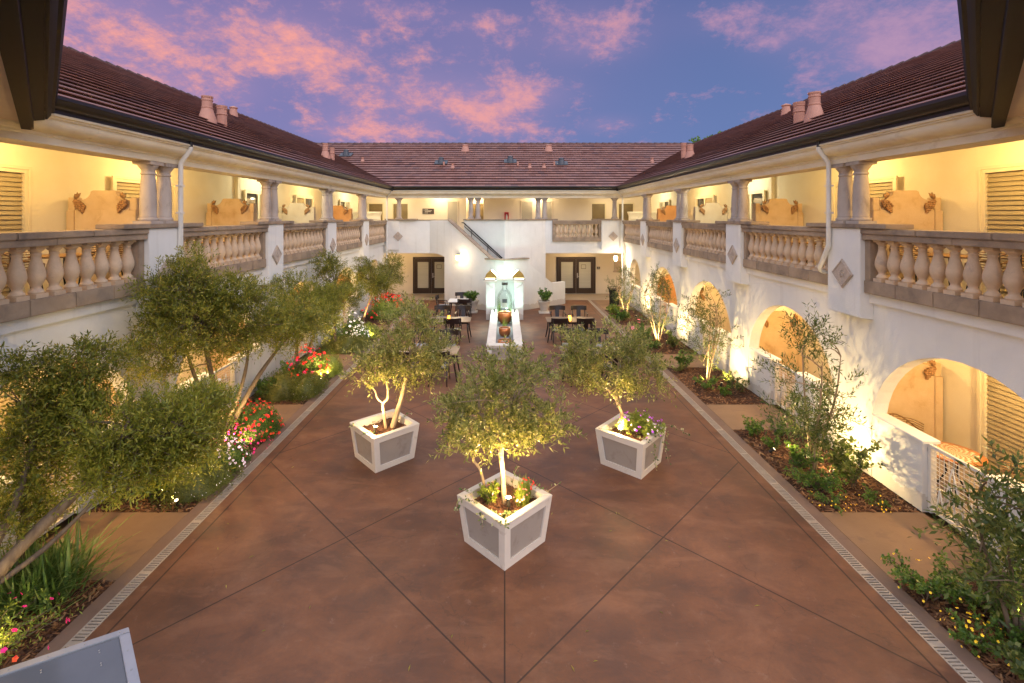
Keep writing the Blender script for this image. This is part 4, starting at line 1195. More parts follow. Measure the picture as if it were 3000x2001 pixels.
def tree(name, base, label, group, stems, lobes, leafmat, bark='bark', ll=.055, lw=.0065, per=13, twl=(.18, .42), seed=1, cat='tree', up=.35, clamp=None, spread=48, shell=.45, thin=1.0):
    """stems: list of ([points], [radii]); lobes: (centre, radii, twigs)"""
    rr = np.random.default_rng(seed); pr = random.Random(seed)
    t = thing(name, base, label, cat, group)
    tm = M()
    ends = []
    for pts, rad in stems:
        # smooth the polyline a little
        q = [Vector(p) for p in pts]; out = []; orad = []
        for i in range(len(q) - 1):
            for k in range(4):
                u = k / 4
                p0, p1, p2, p3 = q[max(i - 1, 0)], q[i], q[i + 1], q[min(i + 2, len(q) - 1)]
                out.append(.5 * ((2 * p1) + (p2 - p0) * u + (2 * p0 - 5 * p1 + 4 * p2 - p3) * u * u + (3 * p1 - p0 - 3 * p2 + p3) * u ** 3))
                orad.append((rad[i] * (1 - u) + rad[i + 1] * u) * pr.uniform(.93, 1.07))
        out.append(q[-1]); orad.append(rad[-1])
        tm.tube(out, orad, 8)
        ends += out[len(out) // 2:]
    Ps, Ds, Ls = [], [], []
    for c, r, n in lobes:
        n = int(n * thin * (.52 if 'planter' in group else 1.25 if 'flower' in group else .74))
        P, d = ell_points(c, r, int(n * 1.5), rr, shell)
        k_ = (5.2 if 'planter' in group else 3.4); o_ = rr.uniform(0, 6, 3)
        dens = np.sin(P[:, 0] * k_ + o_[0] + 1.3 * np.sin(P[:, 2] * k_)) + np.sin(P[:, 1] * k_ * 1.1 + o_[1]) + np.sin(P[:, 2] * k_ * 1.4 + o_[2] + P[:, 0] * 2) + rr.normal(size=len(P)) * .8
        keep = np.argsort(-dens)[:n]; P, d = P[keep], d[keep]
        if clamp: P[:, 0] = np.clip(P[:, 0], clamp[0] + .03, clamp[1] - .03)
        # limbs from the stems into this lobe
        c_ = Vector(c); src = sorted(ends, key=lambda e: (e - c_).length)[:max(3, len(ends) // 3)]
        hubs = []
        for k in range(max(5, n // 28)):
            i = pr.randrange(n); tip = Vector(P[i]); s0 = min((pr.choice(src) for _ in range(4)), key=lambda e: (e - tip).length + max(0, e.z - tip.z) * 2)
            mid = s0.lerp(tip, .5) + Vector((pr.uniform(-.1, .1), pr.uniform(-.1, .1), pr.uniform(-.02, .14)))
            tm.tube([s0, s0.lerp(mid, .5) + Vector((0, 0, .03)), mid, mid.lerp(tip, .6), tip], [.013, .011, .008, .006, .003], 5, False)
            hubs += [mid, mid.lerp(tip, .6), tip]
        H = np.array([h[:] for h in hubs])
        # twigs grow from the nearest limb outwards
        dist = np.linalg.norm(P[:, None] - H[None], axis=2); near = H[np.argmin(dist, 1)]
        D = unit(P - near + d * .35 * np.mean(r) + np.array([0, 0, up]) * np.mean(r) * .6 + rr.normal(size=P.shape) * .12)
        Lh = rr.uniform(*twl, n)
        Ps.append(P - D * Lh[:, None] * .5); Ds.append(D); Ls.append(Lh)
    P, D, L = np.concatenate(Ps), np.concatenate(Ds), np.concatenate(Ls)
    if clamp:
        x0, x1 = clamp; P[:, 0] = np.clip(P[:, 0], x0, x1)
        end = P[:, 0] + D[:, 0] * L; D[:, 0] = np.where((end < x0) | (end > x1), -D[:, 0] * .6, D[:, 0]); D = unit(D)
    for k in range(0, len(P), 3):
        a, b = P[k], P[k] + D[k] * L[k] * .9
        tm.tube([a, b], [.0032, .0012], 3, False)
    obj('trunk', tm, MT[bark], t, smooth=True, fix=False)
    fine = (.84, .74) if 'flower' in group else (1, 1)
    V = twig_leaves(P, D, L, per, ll * TL * fine[0], lw * TW * fine[1], rr, spread)
    V[:, 2] = np.maximum(V[:, 2], .02)
    if clamp: V[:, 0] = np.clip(V[:, 0], clamp[0] - .04, clamp[1] + .04)
    F = np.arange(len(V)).reshape(-1, 4)
    obj_np('crown', V, F, MT[leafmat], t)
    return t
def flowers_v(pos, nrm, size, rr, petals=5):
    """small five-petalled flowers as kite-shaped petals"""
    N = len(pos)
    A = unit(np.cross(nrm, unit(rr.normal(size=(N, 3))))); B = np.cross(nrm, A)
    ph = (np.arange(petals) * 2 * PI / petals)[None, :] + rr.uniform(0, 6, (N, 1))
    d = A[:, None] * np.cos(ph)[..., None] + B[:, None] * np.sin(ph)[..., None]
    w = -A[:, None] * np.sin(ph)[..., None] + B[:, None] * np.cos(ph)[..., None]
    sz = (size * rr.uniform(.7, 1.25, N))[:, None, None]
    c = pos[:, None] + 0 * d
    up = nrm[:, None]
    V = np.stack([c, c + d * sz * .6 + w * sz * .42 + up * sz * .15, c + d * sz + up * sz * rr.uniform(-.1, .45, (N, 1, 1)), c + d * sz * .6 - w * sz * .42 + up * sz * .15], 2).reshape(-1, 3)
    return V
def shrub(name, base, r, label, group, leafmat, n=1800, ll=.03, lw=.008, style='mound', fl=(), seed=1, cat='shrub', core=True, lean=None):
    """style mound: clipped or cushion-shaped; loose: leafy stems; grass: strap leaves"""
    rr = np.random.default_rng(seed); pr = random.Random(seed)
    x, y, z = base; rx, ry, h = r
    if style == 'mound': n = int(n * 1.7); ll *= 1.35; lw *= 1.3
    t = thing(name, base, label, cat, group)
    if style == 'grass':
        V = []; F = []
        S = 6
        for k in range(n):
            a = pr.uniform(0, 2 * PI); L = h * pr.uniform(.8, 1.5); tilt = pr.uniform(.15, 1.0)
            b = np.array([x + pr.gauss(0, rx * .25), y + pr.gauss(0, ry * .25), z])
            dd = np.array([math.cos(a), math.sin(a), 0]); w = np.array([-math.sin(a), math.cos(a), 0]) * pr.uniform(.5, 1) * lw
            row = []
            for i in range(S + 1):
                u = i / S
                p = b + dd * (math.sin(u * 1.5) * L * tilt * rx / h * .8) + np.array([0, 0, L * (u - tilt * .62 * u * u)])
                row.append((p - w * (1 - u ** 2 * .95), p + w * (1 - u ** 2 * .95)))
            for i in range(S): V += [row[i][0], row[i][1], row[i + 1][1], row[i + 1][0]]
        V = np.array(V); V[:, 2] = np.maximum(V[:, 2], z + .005)
        obj_np('foliage', V, np.arange(len(V)).reshape(-1, 4), MT[leafmat], t)
        top = np.array([x, y, z + h * .8])
    elif style == 'loose':
        sm = M(); P, D, L = [], [], []
        for k in range(max(5, n // 60)):
            a = pr.uniform(0, 2 * PI); q = math.sqrt(pr.uniform(.02, 1))
            tip = Vector((x + rx * q * math.cos(a), y + ry * q * math.sin(a), z + h * pr.uniform(.6, 1.08) * (1 - .35 * q * q)))
            b = Vector((x + pr.uniform(-.3, .3) * rx, y + pr.uniform(-.3, .3) * ry, z - .02))
            mid = b.lerp(tip, .5) + Vector((0, 0, h * .1))
            sm.tube([b, mid, tip], [.008, .006, .003], 4, False)
            for u in (.25, .4, .5, .62, .75, .88, 1):
                p = b.lerp(mid, u * 2) if u < .5 else mid.lerp(tip, u * 2 - 1)
                P.append(p[:]); d = (tip - b).normalized() * .5 + Vector((pr.gauss(0, .5), pr.gauss(0, .5), pr.gauss(.25, .3))); D.append(d.normalized()[:]); L.append(pr.uniform(.08, .2) * (h + rx))
        obj('stem', sm, MT['bark'], t, fix=False)
        V = twig_leaves(np.array(P), np.array(D), np.array(L), max(5, n // max(1, len(P)) ), ll, lw, rr, 62, .2)
        V[:, 2] = np.maximum(V[:, 2], z + .005)
        if lean: V[:, 0] = np.clip(V[:, 0], *lean)
        obj_np('foliage', V, np.arange(len(V)).reshape(-1, 4), MT[leafmat], t)
    else:
        d = unit(rr.normal(size=(n, 3)) * np.array([1, 1, .8]) + np.array([0, 0, .25])); d[:, 2] = np.abs(d[:, 2]) - .05
        ph = rr.uniform(0, 6, 5)
        def wob(d): return 1 + .09 * np.sin(4 * d[:, 0] + ph[0]) + .08 * np.sin(5 * d[:, 1] + ph[1]) + .07 * np.sin(9 * d[:, 0] + 7 * d[:, 2] + ph[2]) + .05 * np.sin(13 * d[:, 1] + ph[3])
        P = np.array([x, y, z]) + d * np.array([rx, ry, h]) * (wob(d) * rr.uniform(.55, 1.04, n) ** .6)[:, None]
        D = unit(d + rr.normal(size=d.shape) * .55 + np.array([0, 0, .3]))
        w = unit(np.cross(D, rr.normal(size=D.shape)))
        l = ll * rr.uniform(.6, 1.3, n)[:, None]; ww = lw * rr.uniform(.7, 1.2, n)[:, None]
        V = np.stack([P, P + D * l * .5 + w * ww, P + D * l, P + D * l * .5 - w * ww], 1).reshape(-1, 3)
        F = np.arange(len(V)).reshape(-1, 4)
        if core:
            cd = []; cf = []
            R_, S_ = 7, 16
            for i in range(R_ + 1):
                tt = PI / 2 * i / R_
                for k in range(S_):
                    a = 2 * PI * k / S_; cd.append((math.sin(tt) * math.cos(a), math.sin(tt) * math.sin(a), math.cos(tt)))
            cd = np.array(cd)
            CV = np.array([x, y, z]) + cd * np.array([rx, ry, h]) * (wob(cd) * .76)[:, None]
            o = len(V)
            for i in range(R_):
                for k in range(S_): cf.append((o + i * S_ + k, o + (i + 1) * S_ + k, o + (i + 1) * S_ + (k + 1) % S_, o + i * S_ + (k + 1) % S_))
            V = np.concatenate([V, CV]); F = np.concatenate([F, np.array(cf)])
        V[:, 2] = np.maximum(V[:, 2], z - .01)
        if lean: V[:, 0] = np.clip(V[:, 0], *lean)
        obj_np('foliage', V, F, MT[leafmat], t)
    for (mat, cnt, size, spread, zlo) in fl:
        d = unit(rr.normal(size=(cnt, 3)) + np.array([0, -.25, .5])); d[:, 2] = np.abs(d[:, 2]) * (1 - zlo) + zlo
        P = np.array([x, y, z]) + unit(d) * np.array([rx, ry, h]) * rr.uniform(.95, 1.12, cnt)[:, None] * spread
        if lean: P[:, 0] = np.clip(P[:, 0], *lean)
        V = flowers_v(P, unit(d + rr.normal(size=d.shape) * .3), size, rr)
        obj_np('blossom', V, np.arange(len(V)).reshape(-1, 4), MT[mat], t)
    return t

# ------------------------------------------------------------------ planters
def planter(cx, cy, label, rot=45, extra=None):
    t = thing('planter_box', (cx, cy, 0), label, 'planter', 'tapered white planter boxes')
    H, a1, a0 = .62, .46, .39
    Rm = Matrix.Translation((cx, cy, 0)) @ Matrix.Rotation(math.radians(rot), 4, 'Z')
    f, p = M(), M()
    def side(m, k, pts_out, inner):
        R2 = Matrix.Rotation(k * PI / 2, 4, 'Z')
        vs = [tuple(R2 @ Vector(q)) for q in pts_out + inner]
        n = len(pts_out)
        m.add(vs, [tuple(range(n)), tuple(range(2 * n - 1, n - 1, -1))] + [(i, n + i, n + (i + 1) % n, (i + 1) % n) for i in range(n)])
    def A(z): return a0 + (a1 - a0) * z / H
    def face(u, z, d): return (u * A(z), -(A(z) - d), z)
    w = .105
    for k in range(4):
        for (u0, u1, z0, z1) in ((-1, 1, 0, .10), (-1, 1, H - .09, H)):
            side(f, k, [face(u0, z0, 0), face(u1, z0, 0), face(u1, z1, 0), face(u0, z1, 0)], [face(u0 * .93, z0, .05), face(u1 * .93, z0, .05), face(u1 * .93, z1, .05), face(u0 * .93, z1, .05)])
        for sg in (-1, 1):
            i0 = 1 - w / A(.1); i1 = 1 - w / A(H - .09)
            side(f, k, [face(sg, .10, 0), face(sg * i0, .10, 0), face(sg * i1, H - .09, 0), face(sg, H - .09, 0)], [face(sg * .93, .10, .05), face(sg * i0, .10, .05), face(sg * i1, H - .09, .05), face(sg * .93, H - .09, .05)])
        side(p, k, [face(-.9, .08, .022), face(.9, .08, .022), face(.9, H - .05, .022), face(-.9, H - .05, .022)], [face(-.9, .08, .04), face(.9, .08, .04), face(.9, H - .05, .04), face(-.9, H - .05, .04)])
    rim = M()
    for k in range(4):
        R2 = Matrix.Rotation(k * PI / 2, 4, 'Z')
        vs = [tuple(R2 @ Vector(q)) for z in (H + .001, H + .018) for q in ((-a1 - .005, -a1 - .005, z), (a1 + .005, -a1 - .005, z), (a1 - .09, -a1 + .09, z), (-a1 + .09, -a1 + .09, z))]
        rim.add(vs, [(0, 3, 2, 1), (4, 5, 6, 7), (0, 1, 5, 4), (1, 2, 6, 5), (2, 3, 7, 6), (3, 0, 4, 7)])
        vs = [tuple(R2 @ Vector(q)) for q in ((-a1 + .09, -a1 + .09, H), (a1 - .09, -a1 + .09, H), (a1 - .11, -a1 + .11, H - .25), (-a1 + .11, -a1 + .11, H - .25))]
        rim.add(vs, [(0, 1, 2, 3)])
    for m in (f, p, rim): m.xform(Rm)
    obj('frame', f, MT['plwhite'], t); obj('side_panel', p, MT['plgrey'], t); obj('rim', rim, MT['plwhite'], t, bevel=.006)
    so = M(); N = 14; q = a1 - .09; g = random.Random(int(cx * 10)); hs = [[H - .10 + g.uniform(-.02, .025) for _ in range(N + 1)] for _ in range(N + 1)]
    vs = [(-q + 2 * q * i / N, -q + 2 * q * j / N, hs[i][j]) for i in range(N + 1) for j in range(N + 1)]
    so.add(vs, [(i * (N + 1) + j, (i + 1) * (N + 1) + j, (i + 1) * (N + 1) + j + 1, i * (N + 1) + j + 1) for i in range(N) for j in range(N)])
    for _ in range(260):
        a = g.uniform(0, PI); L = g.uniform(.012, .035); x, y, z = g.uniform(-q, q) * .95, g.uniform(-q, q) * .95, H - .075 + g.uniform(-.01, .02)
        c, s_ = math.cos(a), math.sin(a); tz = g.uniform(-.01, .01)
        so.add([(x - c * L, y - s_ * L, z - tz), (x - s_ * .008, y + c * .008, z + .004), (x + c * L, y + s_ * L, z + tz), (x + s_ * .008, y - c * .008, z + .002)], [(0, 1, 2, 3)])
    so.xform(Rm); obj('bark_soil', so, MT['soil'], t, fix=False)
    return t
planter(0, 6.57, 'tapered white planter box with grey panels, nearest of the three and holding red flowers', 45)
planter(-2.22, 8.86, 'tapered white planter box with bare bark soil and almost no flowers', 43)
planter(2.28, 8.66, 'tapered white planter box overflowing with trailing purple-flowered greenery', 48)

def bedlamp(loc, target, label, power, angle=75, col=WARM, lens=True, name='uplight', grp='small garden uplights', rad=.025, spill=0):
    """small bullet spotlight on a stake, with its lamp"""
    t = thing(name, loc, label, 'uplight', grp)
    p = Vector(loc); d = (Vector(target) - p).normalized(); c = p + Vector((0, 0, .09))
    m = M(); m.tube([p - Vector((0, 0, .05)), p + Vector((0, 0, .06))], .008, 6); obj('stake', m, MT['iron'], t)
    m = M(); m.tube([c - d * .055, c - d * .05, c + d * .045, c + d * .06], [.014, .026, .028, .032], 10); obj('housing', m, MT['iron'], t, smooth=2)
    if lens:
        q = .036 if spill else .026; m = M(); m.tube([c + d * .0605, c + d * .063], [q, q], 10); obj('lens', m, MT['lampglare' if spill else 'lampbed'], t)
    spot('lamp', c + d * .075, Vector(target), power, angle, col, rad, .7, t)
    if spill: point('lamp_spill', c + Vector((0, -.03, .12)), spill, col, .03, t)
    return t
PT = .53
bedlamp((.05, 6.36, PT + .04), (.02, 6.5, 1.9), 'bright uplight glaring at the foot of the tree in the nearest planter', 200, 120, spill=26)
bedlamp((-2.33, 8.6, PT), (-2.15, 8.9, 1.9), 'bright uplight in the bare bark of the planter without flowers', 190, 120, spill=22)
bedlamp((2.05, 8.5, PT), (2.15, 8.75, 1.9), 'uplight half hidden by greenery in the planter with purple flowers', 190, 120, spill=22)

# potted olive trees
tree('olive_tree', (.0, 6.6, PT), 'small round olive tree with lit trunk in the nearest planter box', 'olive trees in the planter boxes',
     [([(.0, 6.6, PT - .05), (-.03, 6.62, .95), (-.05, 6.62, 1.22), (.02, 6.62, 1.55), (.1, 6.6, 1.9)], [.042, .036, .036, .026, .012]), ([(-.05, 6.62, 1.2), (-.18, 6.6, 1.42), (-.34, 6.55, 1.75)], [.022, .018, .01]),
      ([(-.25, 6.75, PT - .05), (-.34, 6.78, .85), (-.44, 6.8, 1.0), (-.40, 6.78, 1.18), (-.52, 6.74, 1.45)], [.022, .02, .018, .017, .01])],
     [((-.12, 6.58, 1.92), (.78, .72, .52), 500), ((.38, 6.55, 1.68), (.50, .5, .32), 200), ((-.50, 6.55, 1.6), (.38, .45, .40), 150), ((.0, 6.6, 2.35), (.55, .5, .32), 190)], 'olive1', 'palebark', .054, .0068, 19, (.16, .56), 4)
tree('olive_tree', (-2.1, 8.9, PT), 'olive tree with two pale forked trunks in the bark-filled planter', 'olive trees in the planter boxes',
     [([(-2.10, 8.92, PT - .05), (-2.02, 8.95, .75), (-1.90, 8.98, 1.15), (-1.84, 9.0, 1.5), (-1.75, 9.0, 2.0)], [.052, .05, .045, .036, .014]), ([(-2.2, 8.9, PT - .05), (-2.25, 8.9, .85), (-2.26, 8.92, .98), (-2.17, 8.92, 1.10), (-2.2, 8.9, 1.45), (-2.3, 8.9, 1.8)], [.032, .028, .028, .022, .018, .01]),
      ([(-2.26, 8.92, .98), (-2.36, 8.9, 1.08), (-2.42, 8.88, 1.25), (-2.6, 8.85, 1.38)], [.022, .018, .014, .008])],
     [((-1.72, 9.0, 2.0), (.66, .66, .52), 330), ((-2.35, 8.9, 1.72), (.52, .55, .42), 230), ((-1.5, 9.0, 1.75), (.5, .6, .45), 190), ((-1.8, 9.0, 2.55), (.55, .5, .35), 170)], 'olive1', 'palebark', .056, .007, 19, (.18, .60), 5)
tree('olive_tree', (2.15, 8.75, PT), 'olive tree with leaning forked trunk above the purple-flowered planter', 'olive trees in the planter boxes',
     [([(2.24, 8.72, PT - .05), (2.16, 8.74, .8), (2.04, 8.76, 1.12), (2.05, 8.78, 1.4), (2.1, 8.8, 1.8)], [.038, .034, .03, .024, .012]), ([(2.05, 8.76, 1.08), (1.9, 8.75, 1.28), (1.72, 8.74, 1.38), (1.5, 8.72, 1.6)], [.022, .02, .016, .009]), ([(2.18, 8.76, PT), (2.12, 8.8, .95), (2.12, 8.82, 1.35)], [.024, .02, .012])],
     [((1.92, 8.8, 1.82), (.74, .70, .44), 350), ((1.35, 8.75, 1.72), (.42, .55, .45), 180), ((2.5, 8.8, 1.62), (.5, .55, .42), 230), ((1.8, 8.8, 2.2), (.7, .55, .32), 200)], 'olive1', 'palebark', .056, .007, 19, (.18, .60), 6)
# planting in the boxes
shrub('flower_tuft', (.24, 6.55, PT - .02), (.13, .14, .22), 'spiky tuft with pink-red flowers right of the lamp in the nearest planter', 'plants in the planter boxes', 'limeleaf', 420, .07, .006, 'grass', (('rosefl', 22, .014, 1.0, .5),), 31, 'plant')
shrub('flower_tuft', (-.2, 6.58, PT - .02), (.15, .17, .26), 'pale leafy tuft left of the lamp in the nearest planter', 'plants in the planter boxes', 'limeleaf', 900, .04, .014, 'loose', (('rosefl', 14, .014, 1.05, .5),), 32, 'plant')
shrub('flower_tuft', (.0, 6.22, PT - .04), (.26, .10, .08), 'low creeping plants in front of the lamp in the nearest planter', 'plants in the planter boxes', 'ivyleaf', 700, .035, .012, 'loose', (('rosefl', 8, .013, 1.0, .4),), 36, 'plant')
shrub('flower_tuft', (.3, 6.75, PT - .02), (.14, .14, .26), 'thin flowering stalks with pink-red heads by the far rim of the nearest planter', 'plants in the planter boxes', 'limeleaf', 300, .06, .005, 'grass', (('redfl', 16, .014, 1.02, .6),), 37, 'plant')
def trailer(base, runs, label, seed, n=9, mat='ivyleaf'):
    pr = random.Random(seed); t = thing('trailing_ivy', base, label, 'ivy', 'variegated ivy in the planter boxes')
    st = M(); P = []; D = []
    for run in runs:
        pts = [Vector(p) for p in run]; st.tube(pts, .004, 4, False)
        for i in range(len(pts) - 1):
            for k in range(n):
                u = k / n; p = pts[i].lerp(pts[i + 1], u) + Vector((pr.gauss(0, .018), pr.gauss(0, .018), pr.gauss(0, .015)))
                P.append(p[:]); D.append(Vector((pr.gauss(0, .6), pr.gauss(-.2, .6), pr.gauss(.3, .5))).normalized()[:])
    obj('stem', st, MT['palebark'], t, fix=False)
    rr = np.random.default_rng(seed); P = np.array(P); D = np.array(D); w = unit(np.cross(D, rr.normal(size=D.shape)))
    l = .042 * rr.uniform(.7, 1.3, len(P))[:, None]; ww = .016 * rr.uniform(.7, 1.3, len(P))[:, None]
    V = np.stack([P, P + D * l * .4 + w * ww, P + D * l, P + D * l * .4 - w * ww], 1).reshape(-1, 3)
    obj_np('foliage', V, np.arange(len(V)).reshape(-1, 4), MT[mat], t)
trailer((-.3, 6.4, PT), [[(-.3, 6.4, .56), (-.42, 6.36, .68), (-.55, 6.35, .70), (-.64, 6.4, .62), (-.655, 6.42, .48)], [(-.35, 6.4, .56), (-.45, 6.42, .74), (-.6, 6.5, .76)], [(-.2, 6.2, .56), (-.1, 6.0, .64), (.0, 5.9, .65), (.06, 5.93, .64)], [(-.3, 6.3, .57), (-.3, 6.1, .65), (-.28, 6.06, .5)]], 'ivy trailing over the near rim of the nearest planter', 41)
trailer((.4, 6.7, PT), [[(.3, 6.75, .56), (.45, 6.7, .66), (.6, 6.62, .66), (.78, 6.6, .80)], [(.1, 6.9, .56), (.15, 7.0, .72), (.2, 7.0, .80)]], 'ivy sprig reaching out over the far rim of the nearest planter', 42, 6)
trailer((-2.5, 8.6, PT), [[(-2.6, 8.7, .56), (-2.75, 8.7, .66), (-2.84, 8.75, .62)], [(-2.35, 8.5, .57), (-2.42, 8.45, .66), (-2.55, 8.44, .58)], [(-1.95, 9.1, .57), (-1.85, 9.15, .7), (-1.78, 9.15, .68)]], 'few browned ivy sprigs on the rim of the bark-filled planter', 43, 5)
shrub('flower_tuft', (2.42, 8.62, PT), (.44, .40, .32), 'mass of green and yellow leaves with purple flowers filling the planter', 'plants in the planter boxes', 'limeleaf', 2400, .045, .016, 'loose', (('purfl', 34, .02, 1.12, .35), ('pinkfl', 12, .022, 1.1, .5)), 33, 'plant')
trailer((2.5, 8.4, PT), [[(2.3, 8.3, .62), (2.42, 8.15, .68), (2.52, 8.08, .58), (2.53, 8.06, .36), (2.54, 8.06, .2)], [(2.5, 8.4, .64), (2.7, 8.25, .66), (2.76, 8.22, .45), (2.8, 8.2, .25)], [(2.6, 8.6, .66), (2.95, 8.6, .72), (3.15, 8.6, .62), (3.3, 8.58, .54)], [(2.0, 8.4, .62), (1.85, 8.45, .68), (1.68, 8.6, .66)], [(2.6, 8.5, .6), (2.85, 8.52, .55), (2.88, 8.52, .4)]], 'long ivy trails hanging over the corner of the purple-flowered planter', 44, 11)

# ------------------------------------------------------------------ trees along the flower-bed wall
GL, GR = 'trees along the flower-bed wall', 'small trees along the mulch-bed wall'
CL = (-6.12, 9)
tree('olive_tree', (-5.75, 5.1, 0), 'large leaning olive tree with thick twisted trunk at the near corner of the flower beds', GL,
     [([(-5.85, 5.0, 0), (-5.5, 5.35, .65), (-5.15, 5.75, 1.12), (-4.85, 5.9, 1.5), (-4.7, 6.0, 1.9)], [.085, .075, .06, .04, .015]), ([(-5.15, 5.75, 1.12), (-4.95, 6.0, 1.22), (-4.5, 6.2, 1.5), (-4.3, 6.3, 1.7)], [.045, .035, .025, .012]), ([(-5.6, 5.2, .4), (-5.3, 5.5, .62), (-4.95, 5.7, 1.0), (-4.75, 5.85, 1.3)], [.035, .03, .022, .01]), ([(-5.7, 5.2, .55), (-5.6, 5.5, 1.2), (-5.6, 5.7, 1.8)], [.05, .04, .02])],
     [((-4.95, 6.15, 1.85), (.72, .62, .55), 560), ((-4.45, 6.35, 1.62), (.55, .55, .48), 420), ((-4.75, 6.0, 1.35), (.6, .5, .35), 300), ((-4.25, 6.6, 1.35), (.4, .45, .4), 220), ((-4.35, 6.9, 1.75), (.42, .5, .3), 200)], 'olive3', 'bark', .062, .0075, 14, (.2, .46), 8, clamp=CL)
tree('olive_tree', (-5.85, 5.75, 0), 'dark dense olive tree pressed against the wall at the left edge of the photo', GL,
     [([(-5.9, 5.8, 0), (-5.85, 5.85, .9), (-5.75, 5.9, 1.8)], [.05, .04, .018])],
     [((-5.75, 5.85, 1.55), (.38, .5, .75), 480), ((-5.55, 6.1, 2.3), (.42, .5, .42), 300), ((-5.8, 5.7, 2.7), (.3, .4, .28), 100), ((-5.45, 6.3, 2.62), (.5, .45, .2), 110), ((-5.7, 5.6, .95), (.35, .4, .4), 160)], 'olive2', 'bark', .06, .0075, 14, (.18, .42), 9, clamp=CL)
tree('olive_tree', (-5.55, 9.35, 0), 'biggest multi-stemmed olive tree, its dark crown reaching the upper balustrade', GL,
     [([(-5.55, 9.3, 0), (-5.4, 9.1, .7), (-5.35, 8.8, 1.4), (-5.3, 8.5, 2.2), (-5.25, 8.3, 2.9)], [.06, .052, .045, .035, .015]), ([(-5.5, 9.35, 0), (-5.2, 9.4, .65), (-4.9, 9.5, 1.25), (-4.6, 9.7, 1.75), (-4.35, 9.9, 2.1)], [.06, .05, .042, .032, .014]), ([(-5.5, 9.3, .2), (-5.15, 9.25, .95), (-4.95, 9.2, 1.6), (-4.9, 9.2, 2.2)], [.04, .036, .03, .014]), ([(-5.65, 9.3, 0), (-5.7, 9.1, .9), (-5.75, 8.8, 1.7), (-5.7, 8.5, 2.3)], [.045, .04, .03, .014])],
     [((-5.3, 8.2, 2.75), (.72, .85, .62), 640), ((-4.95, 8.9, 2.45), (.75, .75, .55), 560), ((-5.35, 7.9, 3.3), (.5, .7, .42), 330), ((-4.95, 8.7, 3.05), (.6, .7, .42), 300), ((-4.45, 9.7, 2.35), (.6, .7, .45), 400), ((-5.5, 7.6, 2.3), (.5, .6, .5), 330), ((-5.35, 8.1, 3.72), (.3, .4, .2), 60), ((-4.15, 10.0, 2.2), (.4, .5, .35), 200)], 'olive2', 'bark', .06, .0072, 14, (.2, .48), 10, clamp=CL)
tree('olive_tree', (-5.6, 13.0, 0), 'bright yellow-green olive tree lit from below beyond the biggest one', GL,
     [([(-5.6, 13.0, 0), (-5.55, 12.8, .8), (-5.4, 12.5, 1.5), (-5.2, 12.3, 2.0)], [.05, .045, .035, .015]), ([(-5.5, 13.1, 0), (-5.35, 13.2, .9), (-5.1, 13.3, 1.6)], [.045, .036, .014])],
     [((-5.2, 12.3, 2.1), (.75, .8, .55), 480), ((-4.8, 12.6, 1.85), (.55, .7, .45), 300), ((-5.5, 12.6, 2.6), (.5, .6, .4), 200), ((-4.75, 13.2, 2.2), (.5, .6, .45), 220)], 'olive3', 'bark', .06, .0075, 13, (.2, .46), 11, clamp=CL)
tree('olive_tree', (-5.6, 15.9, 0), 'dark olive tree between the lit one and the ochre archway', GL,
     [([(-5.6, 15.9, 0), (-5.6, 15.8, .9), (-5.5, 15.5, 1.7), (-5.4, 15.3, 2.3)], [.05, .042, .032, .014])],
     [((-5.5, 15.2, 2.25), (.6, .8, .72), 440), ((-5.1, 15.6, 1.9), (.5, .7, .5), 240), ((-5.6, 15.0, 2.95), (.4, .5, .38), 140)], 'olive2', 'bark', .062, .0085, 13, (.2, .46), 12, clamp=CL)
tree('olive_tree', (-5.65, 19.4, 0), 'grey-green olive tree with leaning stem behind the white roses', GL,
     [([(-5.75, 19.3, 0), (-5.6, 19.3, .6), (-5.35, 19.2, 1.25), (-5.2, 19.1, 1.7)], [.045, .04, .03, .014])],
     [((-5.35, 19.0, 1.85), (.68, .9, .62), 420), ((-4.95, 19.3, 1.8), (.5, .7, .5), 220), ((-5.5, 18.9, 2.5), (.4, .6, .35), 130)], 'olive2', 'bark', .065, .009, 12, (.2, .46), 13, clamp=CL)
tree('olive_tree', (-5.6, 22.3, 0), 'slender tall olive with sparse crown beside the brown double door in the far corner', GL,
     [([(-5.55, 22.2, 0), (-5.5, 22.2, .8), (-5.35, 22.2, 1.5), (-5.1, 22.1, 2.2)], [.035, .032, .024, .01]), ([(-5.35, 22.3, 0), (-5.2, 22.3, 1.0)], [.02, .01])],
     [((-5.05, 22.1, 2.25), (.42, .5, .55), 150), ((-5.55, 22.2, 1.9), (.38, .6, .6), 170), ((-4.95, 22.2, 1.55), (.25, .4, .3), 60)], 'olive1', 'bark', .07, .010, 12, (.2, .46), 14, clamp=CL)
